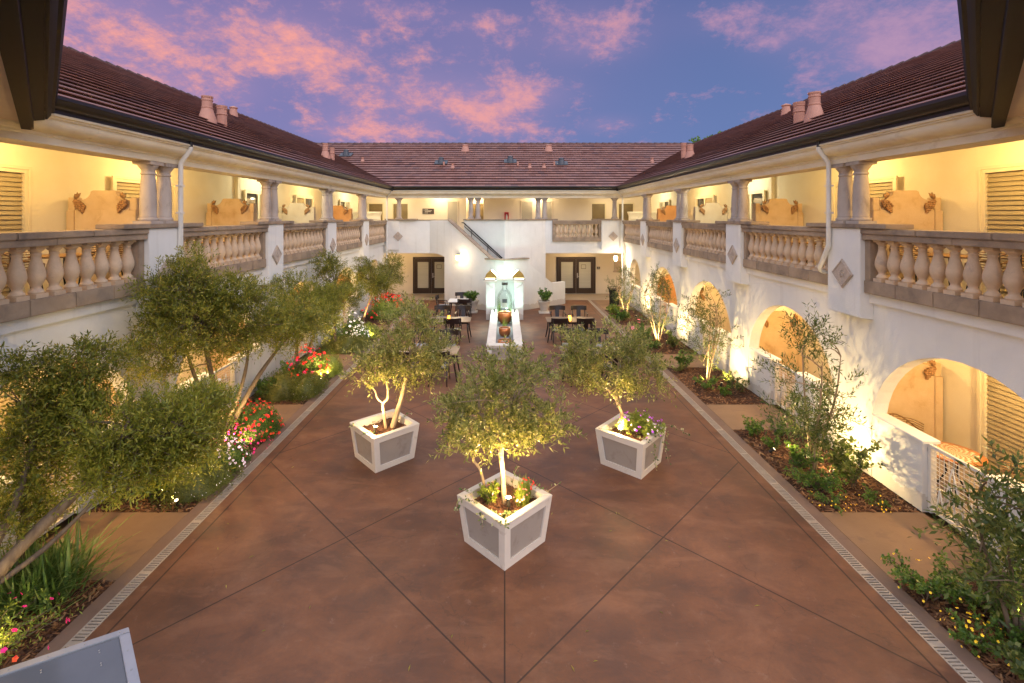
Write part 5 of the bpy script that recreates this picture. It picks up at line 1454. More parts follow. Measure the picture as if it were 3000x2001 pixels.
# ------------------------------------------------------------------ small trees along the mulch-bed wall
CR = (-9, 6.18)
def small_tree(x, y, label, seed, h=2.3, rx=.62, n=330, mat='darkleaf', pale='palebark', ll=.062, lw=.0062, extra=(), rz=None):
    pr = random.Random(seed); st = []
    for k in range(4):
        a = pr.uniform(0, 6.28); q = pr.uniform(.2, .45)
        st.append(([(x + .03 * math.cos(a), y + .03 * math.sin(a), -.02), (x + q * .5 * math.cos(a), y + q * .5 * math.sin(a), h * .25), (x + q * math.cos(a), y + q * math.sin(a), h * .5), (x + q * 1.2 * math.cos(a), y + q * 1.2 * math.sin(a), h * .75)], [.022, .02, .015, .006]))
    n = int(n * .8); rx *= 1.1; lob = [((x - .05, y, h * .55), (rx, rx * 1.1, h * .28), int(n * .55)), ((x, y + .1, h * .82), (rx * .62, rx * .7, h * .2), int(n * .3)), ((x - .15, y - .15, h * .36), (rx * .7, rx * .8, h * .15), int(n * .15))] + list(extra)
    return tree('small_tree', (x, y, 0), label, GR, st, lob, mat, pale, ll, lw, 12, (.2, .5), seed, clamp=CR, up=.5, shell=.25)
small_tree(5.35, 8.35, 'dark sparse tree silhouetted in front of the large ochre arch, nearest floodlit pier', 151, 2.75, .62, 440, extra=(((5.2, 8.3, 1.0), (.6, .65, .4), 170),))
small_tree(5.45, 12.95, 'bushy small tree with white-lit stems, second from the viewer along the mulch beds', 52, 2.45, .72, 420)
small_tree(5.4, 16.9, 'small tree with glowing forked stems in front of the third arch', 53, 2.3, .7, 380, extra=(((5.55, 17.3, 2.2), (.3, .5, .5), 70),))
small_tree(5.45, 21.6, 'small grey tree beside the black litter bin', 54, 2.2, .65, 300)
small_tree(5.3, 4.95, 'leafy tree cut off by the right edge of the photo', 55, 1.8, .47, 330, 'darkleaf', 'bark', .07, .009)
# a tree beyond the roof
tree('tall_tree', (15.6, 36, -.1), 'top of a green tree showing above the roof ridge', 'trees beyond the roof',
     [([(15.6, 36, 0), (15.6, 36, 5), (15.5, 36, 9)], [.25, .2, .1])], [((15.2, 36, 9.6), (1.2, 1.2, .75), 160), ((16.2, 36, 10.0), (.9, .9, .7), 110), ((15.7, 36, 8.6), (1.6, 1.5, .9), 120)], 'boxleaf', 'bark', .14, .05, 9, (.4, .9), 61, shell=.3)

# ------------------------------------------------------------------ shrubs of the flower beds (flower-bed wing)
GS = 'shrubs in the flower beds'
CLS = (-6.2, -4.5)
shrub('grass_clump', (-5.45, 5.6, -.02), (0.74, 0.68, 0.60), 'arching clump of strap-leaved grass under the leaning trunk', GS, 'grassleaf', 430, .1, .019, 'grass', (), 71, 'plant')
shrub('flowering_shrub', (-5.3, 4.85, -.02), (0.65, 0.59, 0.35), 'orange-lit patch with red flowers at the bottom corner of the flower bed', GS, 'limeleaf', 1500, .05, .008, 'loose', (('magfl', 26, .03, 1.1, .3), ('orafl', 10, .03, 1.05, .3)), 72, lean=CLS)
shrub('mound_shrub', (-5.05, 7.95, -.02), (0.57, 0.65, 0.50), 'dark cushion shrub dotted with tiny pale flowers at the corner of the path', GS, 'mossleaf', 3200, .035, .005, 'mound', (('whitefl', 60, .006, 1.0, .1),), 73)
shrub('flowering_shrub', (-5.0, 8.5, -.02), (0.41, 0.41, 0.47), 'pale pink and white flowering plant beside the dark cushion shrub', GS, 'boxleaf', 900, .04, .010, 'mound', (('pinkfl', 150, .024, 1.05, .15),), 74)
shrub('flowering_shrub', (-5.15, 9.15, -.02), (0.57, 0.53, 0.42), 'magenta petunia patch glowing over an uplight', GS, 'boxleaf', 1300, .04, .010, 'loose', (('magfl', 120, .024, 1.05, .1),), 75, lean=CLS)
shrub('flowering_shrub', (-5.15, 9.72, -.02), (0.59, 0.45, 0.68), 'round bush covered in red and orange flowers', GS, 'boxleaf', 1700, .04, .011, 'mound', (('redfl', 110, .028, 1.03, .1), ('orafl', 50, .026, 1.03, .1)), 76, lean=CLS)
shrub('mound_shrub', (-4.98, 9.95, -.02), (0.38, 0.35, 0.42), 'small plain green cushion at the end of the red-flowered bed', GS, 'mossleaf', 1900, .03, .005, 'mound', (), 77)
shrub('rose_bush', (-5.75, 9.9, -.02), (0.47, 0.47, 1.00), 'tall white rose bush with few blooms by the big olive stems', GS, 'boxleaf', 1100, .05, .016, 'loose', (('whitefl', 14, .055, 1.08, .35),), 78, 'rose', lean=CLS)
shrub('mound_shrub', (-5.55, 12.0, -.02), (0.65, 0.65, 0.57), 'wide dark green cushion beside the sandy path', GS, 'mossleaf', 2600, .04, .006, 'mound', (), 79)
shrub('mound_shrub', (-5.05, 12.15, -.02), (0.50, 0.77, 0.50), 'mossy green cushion along the drain in the middle flower bed', GS, 'mossleaf', 3000, .04, .006, 'mound', (('whitefl', 30, .006, 1.0, .1),), 80)
shrub('rose_bush', (-5.35, 13.1, -.02), (0.57, 0.53, 0.85), 'rose bush full of crimson blooms in the middle flower bed', GS, 'boxleaf', 1500, .05, .016, 'loose', (('redfl', 64, .045, 1.05, .25), ('magfl', 20, .04, 1.05, .25)), 81, 'rose', lean=CLS)
shrub('round_shrub', (-5.0, 13.55, -.02), (0.45, 0.45, 0.65), 'clipped ball shrub glowing above a lamp in the middle flower bed', GS, 'limeleaf', 2600, .025, .005, 'mound', (), 82)
shrub('mound_shrub', (-5.2, 13.9, -.02), (0.47, 0.29, 0.41), 'low reddish green cushion behind the glowing ball shrub', GS, 'mossleaf', 1200, .03, .006, 'mound', (), 83)
shrub('mound_shrub', (-5.45, 16.0, -.02), (0.71, 0.59, 0.50), 'broad olive-green cushion beside the third path', GS, 'mossleaf', 2400, .045, .007, 'mound', (), 84)
shrub('mound_shrub', (-4.98, 16.3, -.02), (0.40, 0.65, 0.40), 'low green cushion along the drain beyond the third path', GS, 'mossleaf', 1800, .045, .007, 'mound', (), 85)
shrub('rose_bush', (-5.6, 17.3, -.02), (0.57, 0.65, 0.94), 'bush of round white roses below the ochre archway', GS, 'boxleaf', 1300, .06, .02, 'loose', (('whitefl', 40, .055, 1.06, .3),), 86, 'rose', lean=CLS)
shrub('flowering_shrub', (-5.15, 17.0, -.02), (0.33, 0.41, 0.59), 'upright white-flowered plant in front of the white roses', GS, 'boxleaf', 600, .05, .014, 'mound', (('whitefl', 110, .03, 1.05, .1),), 87)
shrub('round_shrub', (-4.98, 17.75, -.02), (0.40, 0.50, 0.54), 'golden ball shrub brightly lit by a lamp at its foot', GS, 'limeleaf', 1800, .035, .008, 'mound', (), 88)
shrub('round_shrub', (-5.3, 21.3, -.02), (0.65, 0.65, 0.80), 'large yellow-green ball shrub near the back facade', GS, 'limeleaf', 2400, .04, .009, 'mound', (), 89)
shrub('rose_bush', (-5.5, 22.4, -.02), (0.77, 0.53, 0.85), 'hedge of deep red roses at the foot of the slender olive', GS, 'boxleaf', 1300, .07, .024, 'loose', (('redfl', 120, .06, 1.05, .3),), 90, 'rose', lean=CLS)
shrub('leafy_shrub', (-5.75, 20.6, -.02), (0.50, 0.59, 0.65), 'dark leafy shrub beside the yellow-green ball', GS, 'boxleaf', 900, .06, .02, 'loose', (('redfl', 18, .05, 1.0, .3),), 91, lean=CLS)
for x, y, rx, h, nm, sd in ((-5.55, 9.45, .4, .55, 'leafy green filler behind the red and orange flowers', 92), (-5.6, 7.65, .42, .5, 'leafy green filler below the lowest olive sprays', 93), (-5.75, 12.75, .38, .62, 'leafy green filler between the wall and the crimson roses', 94),
                            (-5.75, 16.6, .38, .6, 'leafy green filler between the wall and the white-flowered plant', 95), (-5.8, 11.75, .32, .5, 'leafy green filler at the path side of the middle flower bed', 96)):
    shrub('leafy_shrub', (x, y, -.02), (rx, rx, h), nm, GS, 'boxleaf', 1100, .055, .02, 'loose', (), sd, lean=CLS)
# ------------------------------------------------------------------ shrubs of the mulch beds
GM = 'shrubs in the mulch beds'
CRS = (4.4, 6.2)
def mshrub(x, y, rx, h, label, seed, mat='boxleaf', n=500, ll=.055, lw=.022, style='loose', fl=(), name='leafy_shrub', cat='shrub'):
    shrub(name, (x, y, -.02), (rx, rx, h), label, GM, mat, n, ll, lw, style, fl, seed, cat, lean=CRS)
mshrub(5.08, 9.75, .26, .36, 'small branching shrub with toothed leaves at the near corner of the second mulch bed', 101, n=420)
mshrub(5.5, 9.6, .22, .46, 'upright thin shrub beside the toothed-leaved one', 102, n=320)
mshrub(5.12, 9.2, .2, .22, 'low green seedling on the bark mulch', 103, n=220)
mshrub(5.15, 8.45, .32, .40, 'fresh yellow-green shrub by the drain in the second mulch bed', 104, 'boxleaf', 620)
mshrub(5.1, 7.85, .42, .34, 'low spreading dark green shrub beside the gate path', 105, 'boxleaf', 1100, .045, .016)
mshrub(5.05, 7.42, .30, .20, 'tiny yellow-flowered edging plant left of the gate path', 106, 'boxleaf', 500, .035, .012, 'loose', (('yelfl', 30, .012, 1.05, .3),), 'flowering_shrub')
mshrub(5.75, 7.45, .28, .18, 'yellow-flowered edging plant close to the low wall', 107, 'boxleaf', 420, .035, .012, 'loose', (('yelfl', 20, .012, 1.05, .3),), 'flowering_shrub')
mshrub(5.75, 7.95, .42, .85, 'tall shrub with broad dark leaves throwing its shadow on the low wall', 108, 'darkleaf', 800, .075, .03)
mshrub(4.95, 8.1, .2, .2, 'small pale tuft at the edge of the drain', 109, 'limeleaf', 260, .035, .01)
mshrub(5.28, 14.0, .36, .50, 'dark toothed-leaf shrub rising in front of the third path', 110, 'boxleaf', 620, .065, .026)
mshrub(5.0, 13.8, .22, .2, 'grey-green low plant beside the dark toothed-leaf shrub', 111, 'olive1', 300)
mshrub(5.2, 12.4, .30, .36, 'bright green shrub in the middle of the third mulch bed', 112, 'boxleaf', 460)
mshrub(5.42, 12.0, .22, .26, 'lower bright green shrub just nearer than its twin', 113, 'boxleaf', 300)
mshrub(5.85, 12.2, .36, .46, 'dark glossy shrub close to the floodlit wall', 114, 'darkleaf', 520, .06, .022)
mshrub(5.1, 17.4, .34, .42, 'dark shrub at the edge of the fourth mulch bed', 115, 'boxleaf', 460, .08, .03)
mshrub(5.0, 17.9, .25, .55, 'rose with one pink bloom by the fourth mulch bed', 116, 'boxleaf', 300, .07, .026, 'loose', (('rosefl', 5, .08, 1.0, .5),), 'rose_bush', 'rose')
mshrub(5.7, 16.3, .35, .55, 'glossy dark shrub under the third small tree', 117, 'darkleaf', 420, .08, .03)
mshrub(4.98, 16.2, .32, .32, 'dark green clump on the drain side of the fourth bed', 118, 'boxleaf', 420, .07, .026)
mshrub(5.0, 21.6, .36, .42, 'broad-leaved bright clump in front of the litter bin', 119, 'limeleaf', 420, .1, .04)
mshrub(4.98, 20.6, .4, .46, 'tall green lily-like clump in the farthest mulch bed', 120, 'boxleaf', 480, .12, .035)
mshrub(5.05, 22.6, .3, .3, 'small dark shrub at the far end of the mulch beds', 121, 'boxleaf', 260, .09, .035)
mshrub(5.0, 5.65, .42, .42, 'dense green edging shrub on the near side of the gate path', 122, 'boxleaf', 1300, .045, .016, 'loose', (('yelfl', 16, .013, 1.05, .3),))
mshrub(5.45, 5.45, .42, .36, 'second dense green shrub between the edging and the corner tree', 123, 'boxleaf', 1000, .045, .016)
mshrub(4.92, 4.98, .28, .26, 'yellow-flowered shrub spilling over the paving band', 124, 'boxleaf', 700, .04, .014, 'loose', (('yelfl', 34, .016, 1.05, .3),), 'flowering_shrub')
mshrub(5.1, 4.45, .4, .3, 'broad-leaved plant at the bottom right corner', 125, 'darkleaf', 700, .06, .024)
mshrub(5.85, 5.55, .25, .95, 'thin shrub with round dark leaves in front of the gate', 126, 'darkleaf', 420, .06, .026)
mshrub(5.75, 5.15, .36, .62, 'taller dark green shrub between the corner tree and the low wall', 128, 'boxleaf', 900, .055, .02)
mshrub(5.3, 5.0, .3, .22, 'low leafy patch under the corner tree', 127, 'boxleaf', 500, .045, .016)
# ================================================================== furniture
def make_chair():
    """dark klismos-style armchair facing +y (its back towards -y)"""
    t = thing('armchair', (0, 0, 0), 'x', 'chair', 'dark klismos armchairs round the tables')
    for sx in (-1, 1):
        m = M(); m.tube([(sx * .22, .20, .44), (sx * .235, .23, .22), (sx * .25, .29, 0)], [.024, .02, .015], 6); obj('leg', m, MT['chair'], t, smooth=True)
        m = M(); m.tube([(sx * .22, -.22, .44), (sx * .23, -.27, .2), (sx * .245, -.36, 0)], [.024, .02, .015], 6); obj('leg', m, MT['chair'], t, smooth=True)
        m = M(); m.tube([(sx * .225, -.22, .42), (sx * .235, -.25, .62), (sx * .25, -.30, .86)], [.018, .016, .016], 6); obj('back_post', m, MT['chair'], t, smooth=True)
        m = M(); m.bar((sx * .27, -.27, .665), (sx * .29, .16, .65), .045, .022); m.tube([(sx * .28, .13, .645), (sx * .265, .17, .44)], [.015, .015], 6); obj('armrest', m, MT['chair'], t)
    m = M().box(-.25, .25, -.23, .24, .40, .44); obj('seat', m, MT['chair'], t, bevel=.008)
    m = M().box(-.235, .235, -.21, .23, .442, .49); obj('cushion', m, MT['cushion'], t, bevel=.018)
    m = M(); n = 8
    for k in range(n):
        x0, x1 = -.31 + .62 * k / n, -.31 + .62 * (k + 1) / n
        c0, c1 = -.33 + .09 * (x0 / .31) ** 2, -.33 + .09 * (x1 / .31) ** 2
        m.add([(x0, c0, .745), (x1, c1, .745), (x1, c1 + .03, .745), (x0, c0 + .03, .745), (x0, c0 - .035, .91), (x1, c1 - .035, .91), (x1, c1, .91), (x0, c0, .91)],
              [(0, 3, 2, 1), (4, 5, 6, 7), (0, 1, 5, 4), (2, 3, 7, 6)] + ([(3, 0, 4, 7)] if k == 0 else []) + ([(1, 2, 6, 5)] if k == n - 1 else []))
    obj('top_rail', m, MT['chair'], t, smooth=2)
    m = M().add([(-.075, -.23, .44), (.075, -.23, .44), (.075, -.21, .44), (-.075, -.21, .44), (-.085, -.325, .76), (.085, -.325, .76), (.085, -.30, .76), (-.085, -.30, .76)], [(0, 3, 2, 1), (4, 5, 6, 7), (0, 1, 5, 4), (1, 2, 6, 5), (2, 3, 7, 6), (3, 0, 4, 7)])
    obj('back_splat', m, MT['chair'], t)
    return t
chair0 = make_chair(); used = [False]
def chair(x, y, rz, label):
    c = chair0 if not used[0] else copy_tree(chair0); used[0] = True
    c.location = (x, y, 0); c.rotation_euler.z = math.radians(rz); c['label'] = label
    return c
def table(x, y, w, d, mat, label, h=.74):
    t = thing('dining_table', (x, y, 0), label, 'table', 'tables on the patio')
    m = M().box(x - w / 2, x + w / 2, y - d / 2, y + d / 2, h - .03, h); obj('tabletop', m, MT[mat], t, bevel=.006)
    m = M().box(x - w / 2 + .06, x + w / 2 - .06, y - d / 2 + .06, y + d / 2 - .06, h - .09, h - .031); obj('apron', m, MT['chair'], t)
    for sx in (-1, 1):
        for sy in (-1, 1):
            a, b = x + sx * (w / 2 - .09), y + sy * (d / 2 - .09)
            m = M().tube([(a, b, h - .09), (a + sx * .01, b + sy * .01, .4), (a + sx * .08, b + sy * .06, 0)], [.032, .028, .018], 6); obj('leg', m, MT['chair'], t, smooth=True)
    return t
def lantern(x, y, z, label, mat):
    t = thing('candle_lantern', (x, y, z), label, 'candle', 'candle lanterns on the tables')
    m = M().box(x - .055, x + .055, y - .055, y + .055, z, z + .012); m.box(x - .055, x + .055, y - .055, y + .055, z + .21, z + .222)
    m.tube([(x - .03, y, z + .222), (x, y, z + .30), (x + .03, y, z + .222)], .005, 5)
    obj('lantern_frame', m, MT['iron'], t)
    m = M().box(x - .045, x + .045, y - .045, y + .045, z + .013, z + .205); obj('candle_glass', m, MT[mat], t)
    point('flame', (x, y - .09, z + .12), 2.2, (1, .42, .1), .04, t)
R_, L_ = 'stair-side table set right of the fountain', ''
table(2.38, 17.3, 1.75, .85, 'tabletop', 'far dark wooden dining table between the fountain trough and the mulch beds')
table(2.42, 13.3, 1.75, .85, 'tabletop', 'near dark wooden dining table half hidden behind the purple-flowered olive tree')
table(-2.1, 17.3, 1.75, .85, 'tabletop', 'far dark wooden dining table between the flower beds and the fountain trough')
table(-2.15, 13.3, 1.75, .85, 'tabletop', 'near dark wooden dining table hidden behind the olive with two trunks')
table(-2.05, 21.25, .85, .85, 'whitetop', 'small white-topped table in front of the stair wall')
lantern(2.3, 16.98, .741, 'glowing yellow candle lantern on the far table of the mulch-bed side', 'candle2')
lantern(-1.98, 17.0, .741, 'glowing orange candle lantern on the far table of the flower-bed side', 'candle')
# rz 180: sitter faces the viewer, chair back away from the viewer
C_ = 'dark T-backed armchair, '
chair(2.08, 18.75, 180, C_ + 'far side of the mulch-bed candle table, nearer the fountain')
chair(2.93, 18.75, 180, C_ + 'far side of the mulch-bed candle table, nearer the mulch beds')
chair(1.93, 16.95, 0, C_ + 'near side of the mulch-bed candle table, nearer the fountain')
chair(2.82, 16.95, 0, C_ + 'near side of the mulch-bed candle table, nearer the mulch beds')
chair(2.02, 14.85, 180, C_ + 'far side of the table behind the purple-flowered planter, by the fountain')
chair(2.95, 14.85, 180, C_ + 'far side of the table behind the purple-flowered planter, by the mulch beds')
chair(1.98, 12.85, 0, C_ + 'near side of the table behind the purple-flowered planter, by the fountain')
chair(2.9, 12.85, 0, C_ + 'near side of the table behind the purple-flowered planter, by the mulch beds')
chair(-2.48, 18.8, 180, C_ + 'far side of the flower-bed candle table, nearer the flower beds')
chair(-1.65, 18.8, 180, C_ + 'far side of the flower-bed candle table, nearer the fountain')
chair(-1.82, 16.95, 0, C_ + 'near side of the flower-bed candle table, before the lantern')
chair(-2.75, 16.9, 0, C_ + 'near side of the flower-bed candle table, behind olive leaves')
chair(-1.75, 14.75, 180, C_ + 'far side of the table behind the bark-filled planter, by the fountain')
chair(-2.6, 14.8, 180, C_ + 'far side of the table behind the bark-filled planter, by the flower beds')
chair(-1.75, 12.85, 0, C_ + 'near side of the table behind the bark-filled planter, by the fountain')
chair(-2.55, 12.85, 0, C_ + 'near side of the table behind the bark-filled planter, by the flower beds')
chair(-2.0, 22.1, 180, C_ + 'behind the small white table and against the stair wall')
chair(-1.72, 20.85, 0, C_ + 'near side of the small white table')
chair(-2.75, 21.4, -90, C_ + 'turned sideways at the small white table')

# woven chairs and round tables of the balconies and patios
def make_wicker():
    t = thing('wicker_chair', (0, 0, 0), 'x', 'chair', 'woven chairs of the balconies and patios')
    for sx in (-1, 1):
        for sy in (-1, 1):
            m = M().tube([(sx * .2, sy * .18, .42), (sx * .24, sy * .22, 0)], [.012, .011], 6); obj('leg', m, MT['iron'], t)
    m = M()
    for k in range(15):
        y = -.21 + k * .03; m.tube([(-.22, y, .42), (.22, y, .42)], .009, 5, False)
    m.tube([(-.23, -.22, .42), (.23, -.22, .42), (.23, .23, .42), (-.23, .23, .42), (-.23, -.22, .42)], .012, 5, False)
    obj('seat', m, MT['wicker'], t, fix=False)
    m = M()
    for k in range(11):
        z = .46 + k * .037; q = .24 + .03 * k / 10
        pts = []
        for i in range(9):
            a = PI * i / 8; pts.append((q * math.cos(a), -.12 - (.16 + .03 * k / 10) * math.sin(a) + (.14 if i in (0, 8) else 0), z))
        m.tube(pts, .007, 4, False)
    obj('backrest', m, MT['wicker'], t, fix=False)
    m = M()
    pts = []
    for i in range(13):
        a = PI * i / 12; pts.append((.275 * math.cos(a), -.12 - .20 * math.sin(a), .70 + .17 * math.sin(a) ** 2))
    pts = [(.24, .2, .42), (.27, .16, .64), (.275, .05, .68)] + pts + [(-.275, .05, .68), (-.27, .16, .64), (-.24, .2, .42)]
    m.tube(pts, .014, 6)
    for i in (3, 6, 9):
        a = PI * i / 12; m.tube([(.24 * math.cos(a), -.12 - .17 * math.sin(a), .42), (.275 * math.cos(a), -.12 - .2 * math.sin(a), .70 + .17 * math.sin(a) ** 2)], .011, 5)
    obj('chair_frame', m, MT['wicker'], t, smooth=True, fix=False)
    return t
w0 = make_wicker(); wu = [False]
def wicker(x, y, z, rz, label):
    c = w0 if not wu[0] else copy_tree(w0); wu[0] = True
    c.location = (x, y, z); c.rotation_euler.z = math.radians(rz); c['label'] = label
def round_table(x, y, z, label, mosaic=False):
    t = thing('round_table', (x, y, z), label, 'table', 'round tables of the balconies and patios')
    m = M().lathe([(.395, .70), (.40, .71), (.40, .725), (.39, .73)], (0, 0, 0), 32)
    o = obj('tabletop', m, MT['mosaic'] if mosaic else MT['wicker'], None, smooth=2); o.parent = t
    for k in range(3):
        a = k * 2.1; m = M().tube([(x + .12 * math.cos(a), y + .12 * math.sin(a), z + .70), (x + .07 * math.cos(a), y + .07 * math.sin(a), z + .4), (x + .27 * math.cos(a), y + .27 * math.sin(a), z)], .013, 6); obj('leg', m, MT['iron'], t)
round_table(7.0, 7.5, .035, 'round mosaic table on the ground patio behind the white gate', True)
wicker(7.1, 6.85, .035, 40, 'woven chair pulled up to the mosaic table, behind the white gate')
wicker(6.95, 8.3, .035, 175, 'woven chair against the stone screen, its back showing over the low wall')
round_table(7.15, 7.75, ZF, 'round table on the upper balcony above the mosaic table')
wicker(7.2, 8.45, ZF, 180, 'woven chair beyond the round table on the balcony above the mosaic table')
wicker(7.2, 7.05, ZF, 0, 'woven chair before the round table on the balcony above the mosaic table')
round_table(-7.15, 7.75, ZF, 'round table on the upper balcony of the flower-bed wing')
wicker(-7.1, 8.45, ZF, 180, 'woven chair beyond the round table on the balcony of the flower-bed wing')
wicker(-7.2, 7.05, ZF, 0, 'woven chair before the round table on the balcony of the flower-bed wing')
round_table(7.15, 11.6, ZF, 'round table on the second balcony of the mulch-bed wing')
wicker(7.2, 10.9, ZF, 0, 'woven chair on the second balcony of the mulch-bed wing')
round_table(-7.15, 11.6, ZF, 'round table on the second balcony of the flower-bed wing')
wicker(-7.2, 10.9, ZF, 0, 'woven chair on the second balcony of the flower-bed wing')

# ------------------------------------------------------------------ fountain
def fountain():
    t = thing('fountain', (0, 18, 0), 'white masonry fountain with niche and long planted trough, lit pale green', 'fountain')
    m = M()
    m.box(-.8, -.42, 20.6, 21.5, 0, 1.62); m.box(.42, .8, 20.6, 21.5, 0, 1.62); m.box(-.42, .42, 21.2, 21.499, 0, 1.62)
    for s in (-1, 1):   # splayed shoulders and inner cheeks
        m.prism([(s * .8, .9), (s * .42, 1.0), (s * .42, 1.3), (s * .8, 1.55)], 20.55, 20.599, 'y')
    obj('niche_wall', m, MT['stucco'], t, bevel=.006)
    c = M(); c.box(-.86, -.36, 20.5, 21.55, 1.622, 1.70); c.box(.36, .86, 20.5, 21.55, 1.622, 1.70); c.box(-.36, .36, 21.1, 21.55, 1.622, 1.70)
    obj('coping', c, MT['urn'], t, bevel=.01)
    w = M()
    for s in (-1, 1): w.box(s * .30, s * .54, 14.9, 20.597, 0, .40)
    w.box(-.30, .30, 14.9, 15.14, 0, .40)
    obj('trough_wall', w, MT['stucco'], t)
    k = M()
    for s in (-1, 1): k.box(s * .285, s * .57, 14.86, 20.596, .402, .45)
    k.box(-.285, .285, 14.86, 15.16, .402, .45)
    obj('trough_coping', k, MT['urn'], t, bevel=.008)
    b = M().box(-.30, .30, 15.14, 21.2, 0, .14); obj('trough_bed', b, MT['tilesurf'], t)
    pn = M().box(-.40, .40, 14.875, 14.899, .06, .36); obj('front_panel', pn, MT['plgrey'], t)
fountain()
def bottle():
    y, z = 20.35, .50
    t = thing('glass_bottle', (0, y, z), 'giant clear glass bottle standing in the fountain niche', 'bottle')
    m = M().lathe([(.24, 0), (.31, .03), (.325, .15), (.325, .48), (.30, .62), (.22, .76), (.125, .87), (.105, .95), (.105, 1.08)], (0, y, z), 28, False)
    obj('bottle_body', m, MT['glass'], t, smooth=True, fix=False)
    m = M().lathe([(.13, 1.05), (.13, 1.14), (.12, 1.16)], (0, y, z), 24); obj('stopper', m, MT['iron'], t, smooth=2)
    m = M().box(-.10, .10, y - .33, y - .325, z + .14, z + .50); obj('label_panel', m, MT['niche'], t)
    m = M().box(-.10, .10, y - .332, y - .3305, z + .34, z + .5); obj('label_band', m, MT['lead'], t)
bottle()
def copper(y, z, r, h, label, name='copper_pot', rim=True):
    t = thing(name, (0, y, z), label, 'copper pot', 'copper vessels in the fountain trough')
    m = M().lathe([(r * .62, 0), (r * .86, h * .2), (r, h * .55), (r * .97, h * .8), (r * .88, h * .95), (r * .86, h * .96), (r * .84, h * .7), (r * .6, h * .3)], (0, y, z), 28); obj('pot_body', m, MT['copper'], t, smooth=True)
    m = M().lathe([(r * .86, h * .955), (r * .97, h * .96), (r * .98, h), (r * .86, h * 1.01), (r * .80, h * .97)], (0, y, z), 28, False); obj('pot_rim', m, MT['copper'], t, smooth=True)
    m = M().lathe([(r * .84, h * .78), (.001, h * .781)], (0, y, z), 24, False); obj('water', m, MT['blindglass'], t)
copper(15.55, .14, .235, .30, 'bright copper pot at the near end of the fountain trough')
copper(17.3, .14, .22, .30, 'dark reddish copper pot in the middle of the fountain trough')
copper(19.35, .16, .29, .42, 'wide copper pot below the giant glass bottle')
for s, nm in ((-1, 'flower-bed'), (1, 'mulch-bed')):
    bedlamp((s * .42, 19.9, .452), (s * .62, 20.6, 1.15), 'tiny lamp on the trough coping, %s side' % nm, 24, 110, (.60, 1, .88), True, 'uplight', 'small lamps in the fountain')
t = thing('bottle_stand', (0, 20.35, .14), 'dark metal stand carrying the giant glass bottle', 'stand')
m = M().box(-.2, .2, 20.1, 20.6, .42, .498); obj('stand_top', m, MT['lead'], t)
for s in (-1, 1):
    m = M().box(s * .14, s * .18, 20.2, 20.5, .141, .42); obj('leg', m, MT['lead'], t)
for s, nm in ((-1, 'flower-bed'), (1, 'mulch-bed')):
    bedlamp((s * .25, 19.85, .16), (s * .12, 20.9, .9), 'small pale lamp low in the fountain trough, %s side' % nm, 210, 130, (.64, 1, .86), True, 'uplight', 'small lamps in the fountain')
shrub('reeds', (-.22, 19.9, .14), (.12, .5, .8), 'thin green reeds between the bottle and the trough edge nearer the flower beds', 'reeds in the fountain trough', 'grassleaf', 60, .1, .008, 'grass', (), 131, 'plant')
shrub('reeds', (.22, 19.9, .14), (.12, .5, .8), 'thin green reeds between the bottle and the trough edge nearer the mulch beds', 'reeds in the fountain trough', 'grassleaf', 60, .1, .008, 'grass', (), 132, 'plant')
shrub('dry_reeds', (0, 18.2, .14), (.16, .4, .5), 'dry pale reeds between the copper pots', 'reeds in the fountain trough', 'limeleaf', 60, .1, .006, 'grass', (), 133, 'plant')
shrub('water_plant', (.05, 16.4, .14), (.2, .45, .16), 'small pale-leaved plants around the near copper pot', 'reeds in the fountain trough', 'ivyleaf', 260, .04, .014, 'loose', (), 134, 'plant')
t = thing('water_spout', (0, 21.3, 1.7), 'pale T-shaped water spout standing over the fountain', 'spout')
m = M().tube([(0, 21.3, 1.70), (0, 21.3, 2.12)], .035, 10); obj('pole', m, MT['urn'], t)
m = M().bar((-.26, 21.3, 2.15), (.26, 21.3, 2.15), .16, .035); obj('cross_arm', m, MT['urn'], t)
for s, nm in ((-1, 'flower-bed'), (1, 'mulch-bed')):
    t = thing('floodlight', (s * .58, 20.85, 1.705), 'brass hooded floodlight on the fountain coping, on the %s side' % nm, 'floodlight', 'brass floodlights over the fountain')
    m = M(); x = s * .60
    ring = [(-.20, 0), (.25, 0), (.245, .08), (.225, .16), (.18, .24), (.11, .31), (.03, .385), (-.02, .40), (-.27, .14)]
    m.prism([(x + s * p[0], 1.73 + p[1]) for p in ring], 20.66, 20.98, 'y')
    obj('hood', m, MT['brass'], t, bevel=.03)
    m = M().box(x - .34, x + .30, 20.62, 21.0, 1.705, 1.728); obj('base_plate', m, MT['metal'], t, bevel=.004)
    m = M().bar((x - s * .285, 20.82, 1.885), (x - s * .04, 20.82, 2.12), .24, .02, (s, 0, 1)); obj('lens', m, MT['lampcool'], t)
    m = M().prism([(x + s * q_, 1.73 + z_) for q_, z_ in ((-.17, .005), (.23, .005), (.225, .07), (-.19, .07))], 20.648, 20.657, 'y'); obj('hood_glow_strip', m, MT['hoodglow'], t)  # added glowing strip: emission in place of lamplight on the hood's lower front
    spot('lamp', (x - s * .33, 20.8, 2.08), (-s * .1, 21.9, 2.2), 55, 100, (.66, 1, .86), .08, .8, t)
    spot('lamp', (x - s * .30, 20.5, 1.98), (s * .0, 19.6, .3), 200, 80, (.72, 1, .88), .08, .8, t)

